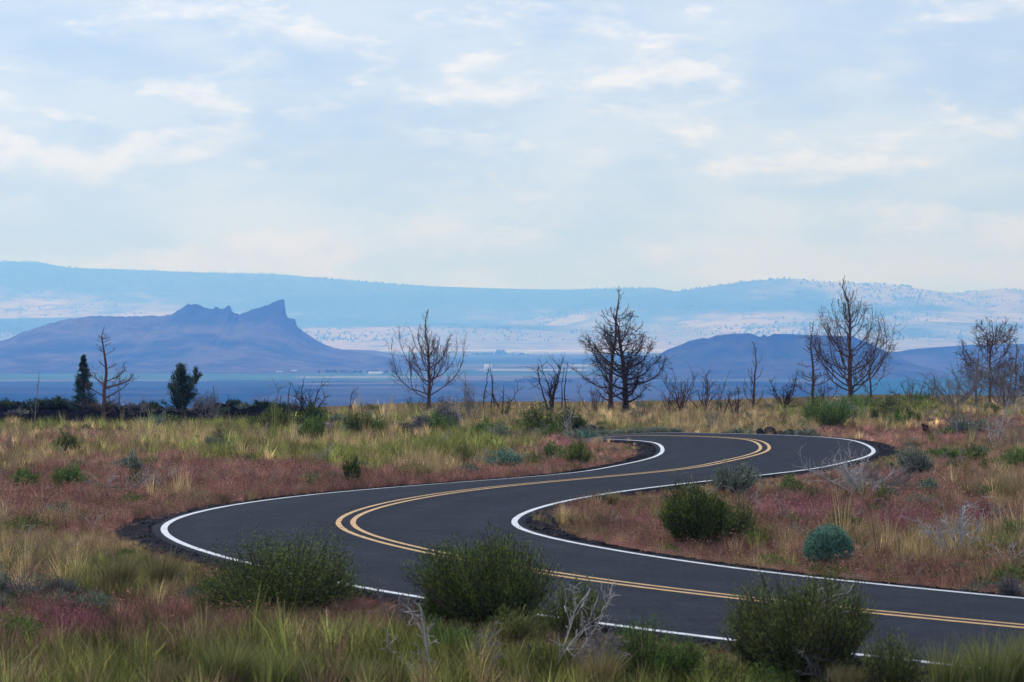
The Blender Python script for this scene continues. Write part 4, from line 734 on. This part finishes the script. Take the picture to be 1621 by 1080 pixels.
def stump():
    x, y, z, mpp = ground_at(1470, 692); t = empty('charred_stump', (x, y, z)); tag(t, 'dark red-brown charred stump standing on the right bank', 'stump'); rng = np.random.default_rng(3)
    for k, (dx, h, r) in enumerate(((0, 26, 5), (-5, 22, 3.4), (5, 12, 4.2))):
        m = MB(); p = np.array([dx*mpp, rng.normal(0, .05), -.05]); c = curve(p, (0, 0, 1), (rng.normal(0, .25), 0, 1), h*mpp, 6, rng, .16); m.tube(c, r*mpp*np.array([1.25, 1, .9, 1, .8, .35]), 7); m.build('stub', M['redwood'], t)
stump()

# ---- lava rocks
def rock(px, py, wpx, hpx, label, seed, off=None):
    rng = np.random.default_rng(seed); D = None if off is None else far_edge(px, off); x, y, z, mpp = ground_at(px, py) if D is None else at_depth(px, D)
    nu, nv = 18, 11; u, v = np.meshgrid(np.arange(nu)*2*pi/nu, np.linspace(0, pi, nv)); n = np.stack([np.cos(u)*np.sin(v), np.sin(u)*np.sin(v), np.cos(v)], -1)
    d = 1+.55*(fbm(n[..., 0]*1.6+seed, n[..., 1]*1.6+n[..., 2]*2.1, seed, 4, .6)-.5)
    for _ in range(7): pl = unit(rng.normal(0, 1, 3)); lim = rng.uniform(.62, .85); d = np.minimum(d, lim/np.maximum(n@pl, .25))
    V = n*d[..., None]*np.array([wpx*mpp*.56, wpx*mpp*.45, hpx*mpp*.72])+np.array([0, 0, hpx*mpp*.22])
    i = (np.arange(nv-1)[:, None]*nu+np.arange(nu)[None]); j = (np.arange(nv-1)[:, None]*nu+(np.arange(nu)[None]+1) % nu)
    m = MB(); m.add(V.reshape(-1, 3), np.stack([i, i+nu, j+nu, j], -1).reshape(-1, 4)); o = m.build('lava_rock', M['rock']); o.location = (x, y, z); tag(o, label, 'rock', 'dark lava rocks')
for a in ((636, 697, 36, 18, 'dark lava rock in front of the two left of the bright mound', 1), (622, 681, 26, 16, 'dark lava rock behind, topped by a pale stick', 2), (612, 697, 22, 9, 'flat low rock at the left of the front dark rock', 3), (930, 690, 34, 22, 'large dark rock beside the road where it vanishes', 4), (952, 691, 12, 18, 'upright dark rock at the road edge where it vanishes', 5), (915, 680, 16, 14, 'dark rock behind the large rock by the road', 6)): rock(*a)
for a in ((1203, 0, 12, 12, 'small dark rock right of the olive clump at the far road edge', 7, .5), (1218, 0, 20, 15, 'largest dark rock of the far road edge heap', 8, .6), (1236, 0, 22, 11, 'mossy rock in the middle of the far road edge heap', 9, .9), (1249, 0, 18, 13, 'dark rock at the right of the far road edge heap', 10, .6), (1148, 0, 8, 5, 'tiny rock left of the far road edge heap', 11, .4)): rock(*a)
for a in ((1402, 842, 22, 10, 'dark rock in the purple grass behind the round bush', 21), (1455, 842, 26, 12, 'dark rock left of the pale antler-like brush', 22), (1432, 850, 12, 7, 'small dark rock between two rocks in the purple grass', 23)): rock(*a)

# ------------------------------------------------------------------ grasses: uncountable ground cover
pc = []
def tuft_mesh(name, n, R, H, lean, wid, seed, mat, heads=0):
    rng = np.random.default_rng(seed); m = MB(); blades(m, n, R, H, rng, lean, wid)
    if heads:
        k = heads; az = rng.uniform(0, 6.28, k); r = R*rng.uniform(0, .9, k); h = H*rng.uniform(.75, 1.15, k)
        P = np.c_[np.cos(az)*r, np.sin(az)*r, h]; leaves(m, P, np.c_[np.cos(az)*.8, np.sin(az)*.8, np.full(k, -.1)]+rng.normal(0, .4, (k, 3)), .05, .009, rng, np.clip(rng.normal(.75, .2, k), 0, 1))
    me = m.mesh(name); me.materials.append(mat); return me
tgm, nt, b = newmat('grass_tint')
ti = attr(nt, 'tint', 'INSTANCER').outputs['Color']; tn = attr(nt, 'tone').outputs['Fac']
gc = mixc(nt, 1.0, ti, ramp(nt, tn, [(0, (.38, .38, .38)), (.5, (.95, .95, .95)), (1, (2.1, 1.95, 1.8))]), 'MULTIPLY')
nt.links.new(gc, b.inputs['Base Color']); b.inputs['Roughness'].default_value = .85; b.inputs['Specular IOR Level'].default_value = .1
tr = nt.nodes.new('ShaderNodeBsdfTranslucent'); nt.links.new(gc, tr.inputs[0]); mx = nt.nodes.new('ShaderNodeMixShader'); mx.inputs[0].default_value = .3
nt.links.new(b.outputs[0], mx.inputs[1]); nt.links.new(tr.outputs[0], mx.inputs[2]); nt.links.new(mx.outputs[0], nt.nodes['Material Output'].inputs['Surface'])
SPEC = {0: [(60, .22, .30, .5, .006, 10), (54, .26, .26, .65, .006, 8), (64, .18, .36, .4, .006, 10)],      # cheatgrass
        1: [(40, .16, .42, .45, .009, 0), (46, .20, .36, .6, .009, 0), (34, .12, .54, .35, .007, 0)],           # green
        2: [(40, .13, .44, .42, .006, 0), (40, .17, .36, .55, .006, 0), (26, .08, .58, .32, .006, 0)]}                                        # straw
COLS = {}
for s_, lst in SPEC.items():
    c = bpy.data.collections.new('tufts'); COLS[s_] = (c, len(lst))
    for q, (n, R, H, ln, wd, hd) in enumerate(lst): c.objects.link(bpy.data.objects.new('tuft', tuft_mesh('tuft', n, R, H, ln, wd, 900+s_*10+q, tgm, hd)))
def scatter(name, P, rot, scl, idx, tint, coll, label, cat):
    me = bpy.data.meshes.new(name); me.vertices.add(len(P)); me.vertices.foreach_set('co', P.astype(np.float32).ravel())
    for nm, ty, arr, key in (('rot', 'FLOAT_VECTOR', rot, 'vector'), ('scl', 'FLOAT_VECTOR', scl, 'vector'), ('idx', 'INT', idx, 'value'), ('tint', 'FLOAT_COLOR', tint, 'color')):
        a = me.attributes.new(nm, ty, 'POINT'); a.data.foreach_set(key, arr.astype(np.int32 if ty == 'INT' else np.float32).ravel())
    me.materials.append(tgm); o = link(bpy.data.objects.new(name, me)); tag(o, label, cat, kind='stuff')
    ng = bpy.data.node_groups.new('scatter', 'GeometryNodeTree'); ng.interface.new_socket('Geometry', in_out='INPUT', socket_type='NodeSocketGeometry'); ng.interface.new_socket('Geometry', in_out='OUTPUT', socket_type='NodeSocketGeometry')
    N = ng.nodes; gi = N.new('NodeGroupInput'); go = N.new('NodeGroupOutput'); ci = N.new('GeometryNodeCollectionInfo'); ci.inputs['Collection'].default_value = coll; ci.inputs['Separate Children'].default_value = True; ci.inputs['Reset Children'].default_value = True
    ip = N.new('GeometryNodeInstanceOnPoints'); ip.inputs['Pick Instance'].default_value = True
    def na(nm, ty): q = N.new('GeometryNodeInputNamedAttribute'); q.data_type = ty; q.inputs['Name'].default_value = nm; return q.outputs['Attribute']
    L = ng.links; L.new(gi.outputs[0], ip.inputs['Points']); L.new(ci.outputs[0], ip.inputs['Instance']); L.new(na('idx', 'INT'), ip.inputs['Instance Index']); L.new(na('rot', 'FLOAT_VECTOR'), ip.inputs['Rotation']); L.new(na('scl', 'FLOAT_VECTOR'), ip.inputs['Scale']); L.new(ip.outputs[0], go.inputs[0])
    md = o.modifiers.new('scatter', 'NODES'); md.node_group = ng
rng = np.random.default_rng(2024)
NP = 118000
yy = np.exp(rng.uniform(math.log(29), math.log(182), NP)*.55+.45*np.log(rng.uniform(29, 182, NP))); hw = yy*.192+2.5; xx = rng.uniform(-1, 1, NP)*hw
d, ze, sh = road_near(xx, yy); wob = .5*(fbm(xx/.9, yy/.9, 7, 2)-.5)
keep = (d > sh*1.0+wob*sh*1.2-(rng.uniform(0, 1, NP) < .14)*sh*.75) & (d > .06) & ~((xx < -9) & (yy > 151.5)) & (rng.uniform(0, 1, NP) < np.clip(.35+1.2*fbm(xx/1.3, yy/1.3, 13, 2), 0, 1))
xx, yy, d, ze, sh = xx[keep], yy[keep], d[keep], ze[keep], sh[keep]; zz = terrain(xx, yy, (d, ze, sh)); n = len(xx)
Wt = cover_weights(xx, yy, zz)+rng.gumbel(0, .17, (n, 5)); kd = Wt.argmax(1)
TINT = np.array([(.250, .132, .104), (.190, .205, .056), (.380, .285, .145), (.265, .100, .132), (.200, .155, .085)])
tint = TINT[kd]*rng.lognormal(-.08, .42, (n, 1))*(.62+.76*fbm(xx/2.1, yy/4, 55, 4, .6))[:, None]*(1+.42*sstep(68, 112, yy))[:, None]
mixi = rng.random(n) < .22; alt = TINT[rng.integers(0, 5, n)]; tint[mixi] = .55*tint[mixi]+.45*alt[mixi]
pxg, pyg = to_px(xx, yy, zz)
hmul = np.array([.80, 1.0, 1.05, .82, .95])[kd]*rng.lognormal(-.12, .38, n)*(.8+.45*fbm(xx/2, yy/2, 57, 2))
hmul *= 1+.12*sstep(1015, 1075, pyg)*np.isin(kd, (1, 2, 4)); hmul *= .80-.08*sstep(80, 110, yy)
edge = .07+.14*np.maximum(d-sh*.6, 0); cap = np.where(d < 4, edge/.36, 9)
onfar = (yy > 113) | ((yy > 104) & (xx < 2.2)) | ((xx < 2) & (yy > 64) & (d < 4))                                 # banks beyond the road hide nothing
cap = np.where(onfar, np.maximum(cap, .7+.3*d), cap); hmul = np.minimum(hmul, cap*rng.uniform(.8, 1.1, n))
wm = np.clip(hmul, .55, 1.3)*rng.uniform(.9, 1.35, n)
rot = np.c_[rng.normal(0, .09, (n, 2)), rng.uniform(0, 6.28, n)]
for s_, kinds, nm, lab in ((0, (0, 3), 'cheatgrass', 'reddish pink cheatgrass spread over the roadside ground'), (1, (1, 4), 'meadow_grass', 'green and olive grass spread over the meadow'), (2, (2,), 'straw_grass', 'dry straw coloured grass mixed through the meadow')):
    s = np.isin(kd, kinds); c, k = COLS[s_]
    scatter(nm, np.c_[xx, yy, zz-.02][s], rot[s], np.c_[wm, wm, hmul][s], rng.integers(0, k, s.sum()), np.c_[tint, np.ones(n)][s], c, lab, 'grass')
lsc = bpy.data.collections.new('scrub')
for q in range(4):
    r_ = np.random.default_rng(300+q); m = MB(); nl = 700; az = r_.uniform(0, 6.28, nl); th = np.arccos(1-r_.uniform(0, 1, nl)*.9); rr = r_.uniform(.35, 1, nl)**.6*(1+.5*(vnoise(np.cos(az)*2+q*9, np.sin(az)*2, q)-.5)); dv = np.c_[np.sin(th)*np.cos(az), np.sin(th)*np.sin(az), np.cos(th)*.85]
    leaves(m, dv*rr[:, None]*.24, dv+r_.normal(0, .5, (nl, 3))+np.array([0, 0, .4]), r_.uniform(.04, .075, nl), .011, r_, np.clip(r_.normal(.45, .28, nl), 0, 1)); me = m.mesh('scrub'); me.materials.append(tgm); lsc.objects.link(bpy.data.objects.new('scrub', me))
twg = bpy.data.collections.new('twigs')
for q in range(3):
    r_ = np.random.default_rng(400+q); m = MB()
    for k_ in range(9):
        a_ = r_.uniform(0, 6.28); dd = unit(np.array([math.cos(a_), math.sin(a_), r_.uniform(.3, 1.6)])); c_ = curve(np.zeros(3), dd, unit(dd+r_.normal(0, .5, 3)), r_.uniform(.25, .55), 5, r_, .15); m.tube(c_, np.linspace(.008, .004, 5), 3)
        for _ in range(2): d2 = unit(dd+r_.normal(0, .7, 3)); m.tube(curve(c_[r_.integers(2, 5)], d2, d2, .16, 3, r_, .2), [.005, .004, .003], 3)
    me = m.mesh('twigs'); me.materials.append(tgm); twg.objects.link(bpy.data.objects.new('twigs', me))
def sprinkle(num, seed):
    r_ = np.random.default_rng(seed); y_ = np.exp(r_.uniform(math.log(33), math.log(172), num)); x_ = r_.uniform(-1, 1, num)*(y_*.175+1); rn_ = road_near(x_, y_); k_ = (rn_[0] > .9) & ~((x_ < -9) & (y_ > 150)) & (fbm(x_/4, y_/7, seed, 3) > .42)
    return x_[k_], y_[k_], terrain(x_[k_], y_[k_], tuple(a_[k_] for a_ in rn_)), rn_[0][k_], r_
x_, y_, z_, d_, r_ = sprinkle(1600, 505); q_ = y_ > 46; x_, y_, z_, d_ = x_[q_], y_[q_], z_[q_], d_[q_]; k_ = len(x_); sc_ = np.clip(r_.lognormal(-.08, .35, k_), .4, 1.25)*np.clip(.35+.25*d_, .4, 1.0); pal_ = np.array([(.075, .135, .032), (.125, .165, .050), (.135, .165, .125), (.060, .090, .025), (.155, .150, .065), (.110, .160, .120)])
scatter('low_scrub', np.c_[x_, y_, z_], np.c_[0*x_, 0*x_, r_.uniform(0, 6.28, k_)], np.c_[sc_*1.15, sc_*1.15, sc_*r_.uniform(.8, 1.4, k_)], r_.integers(0, 4, k_), np.c_[pal_[r_.integers(0, 6, k_)]*r_.lognormal(0, .2, (k_, 1)), np.ones(k_)], lsc, 'small green and sage scrub tufts strewn through the meadow', 'scrub')
x_, y_, z_, d_, r_ = sprinkle(620, 606); q_ = y_ > 52; x_, y_, z_, d_ = x_[q_], y_[q_], z_[q_], d_[q_]; k_ = len(x_); sc_ = r_.lognormal(.05, .3, k_)*np.clip(.4+.2*d_, .4, 1.0)
scatter('dry_twigs', np.c_[x_, y_, z_], np.c_[r_.normal(0, .2, (k_, 2)), r_.uniform(0, 6.28, k_)], np.c_[sc_, sc_, sc_], r_.integers(0, 3, k_), np.c_[np.array((.34, .30, .28))*r_.lognormal(0, .25, (k_, 1)), np.ones(k_)], twg, 'pale dry twigs strewn through the meadow', 'twigs')
# loose cinders on the shoulders
gst = bpy.data.collections.new('cinders')
for q in range(3):
    r_ = np.random.default_rng(q); v = unit(np.array([(1, 0, 0), (-1, 0, 0), (0, 1, 0), (0, -1, 0), (0, 0, 1), (0, 0, -1)], float))*r_.uniform(.6, 1.2, (6, 1)); m = MB()
    m.add(v, None, [(0, 2, 4), (2, 1, 4), (1, 3, 4), (3, 0, 4), (2, 0, 5), (1, 2, 5), (3, 1, 5), (0, 3, 5)]); me = m.mesh('cinder'); me.materials.append(cm); gst.objects.link(bpy.data.objects.new('cinder', me))
NG = 16000; ik = rng.integers(0, len(RC), NG); sg = rng.choice([-1, 1], NG); shw = np.where(sg > 0, SHL[ik], SHR[ik]); w0 = np.where(sg > 0, LW[ik], RW[ik])+EDGE
of = sg*(w0+shw*rng.uniform(.06, 1.35, NG)); gx = RC[ik, 0]+RN[ik, 0]*of; gy = RC[ik, 1]+RN[ik, 1]*of; rn = road_near(gx, gy); ok = (rn[0] > .03) & (gy > 28); gx, gy = gx[ok], gy[ok]; gz = terrain(gx, gy, tuple(a[ok] for a in rn))+.025
sc = rng.uniform(.010, .034, len(gx))[:, None]*np.ones((1, 3)); scatter('gravel', np.c_[gx, gy, gz], rng.uniform(0, 6.28, (len(gx), 3)), sc, rng.integers(0, 3, len(gx)), np.ones((len(gx), 4)), gst, 'loose black cinder gravel on the road shoulders', 'gravel')

# ------------------------------------------------------------------ haze
hzm = bpy.data.materials.new('haze'); hzm.use_nodes = True; nt = hzm.node_tree; nt.nodes.clear()
pv = nt.nodes.new('ShaderNodeVolumePrincipled'); pv.inputs['Color'].default_value = (.125, .335, 1.0, 1); pv.inputs['Density'].default_value = 1.35e-4
pv.inputs['Absorption Color'].default_value = (1, 1, 1, 1); pv.inputs['Anisotropy'].default_value = 0.45
ou = nt.nodes.new('ShaderNodeOutputMaterial'); nt.links.new(pv.outputs[0], ou.inputs['Volume'])
hb = MB(); hb.box(-26000, 26000, -2500, 36500, VAL-8, 720)
haze = hb.build('haze', hzm); tag(haze, 'thin blue haze filling the air over the whole valley', 'haze', kind='stuff')
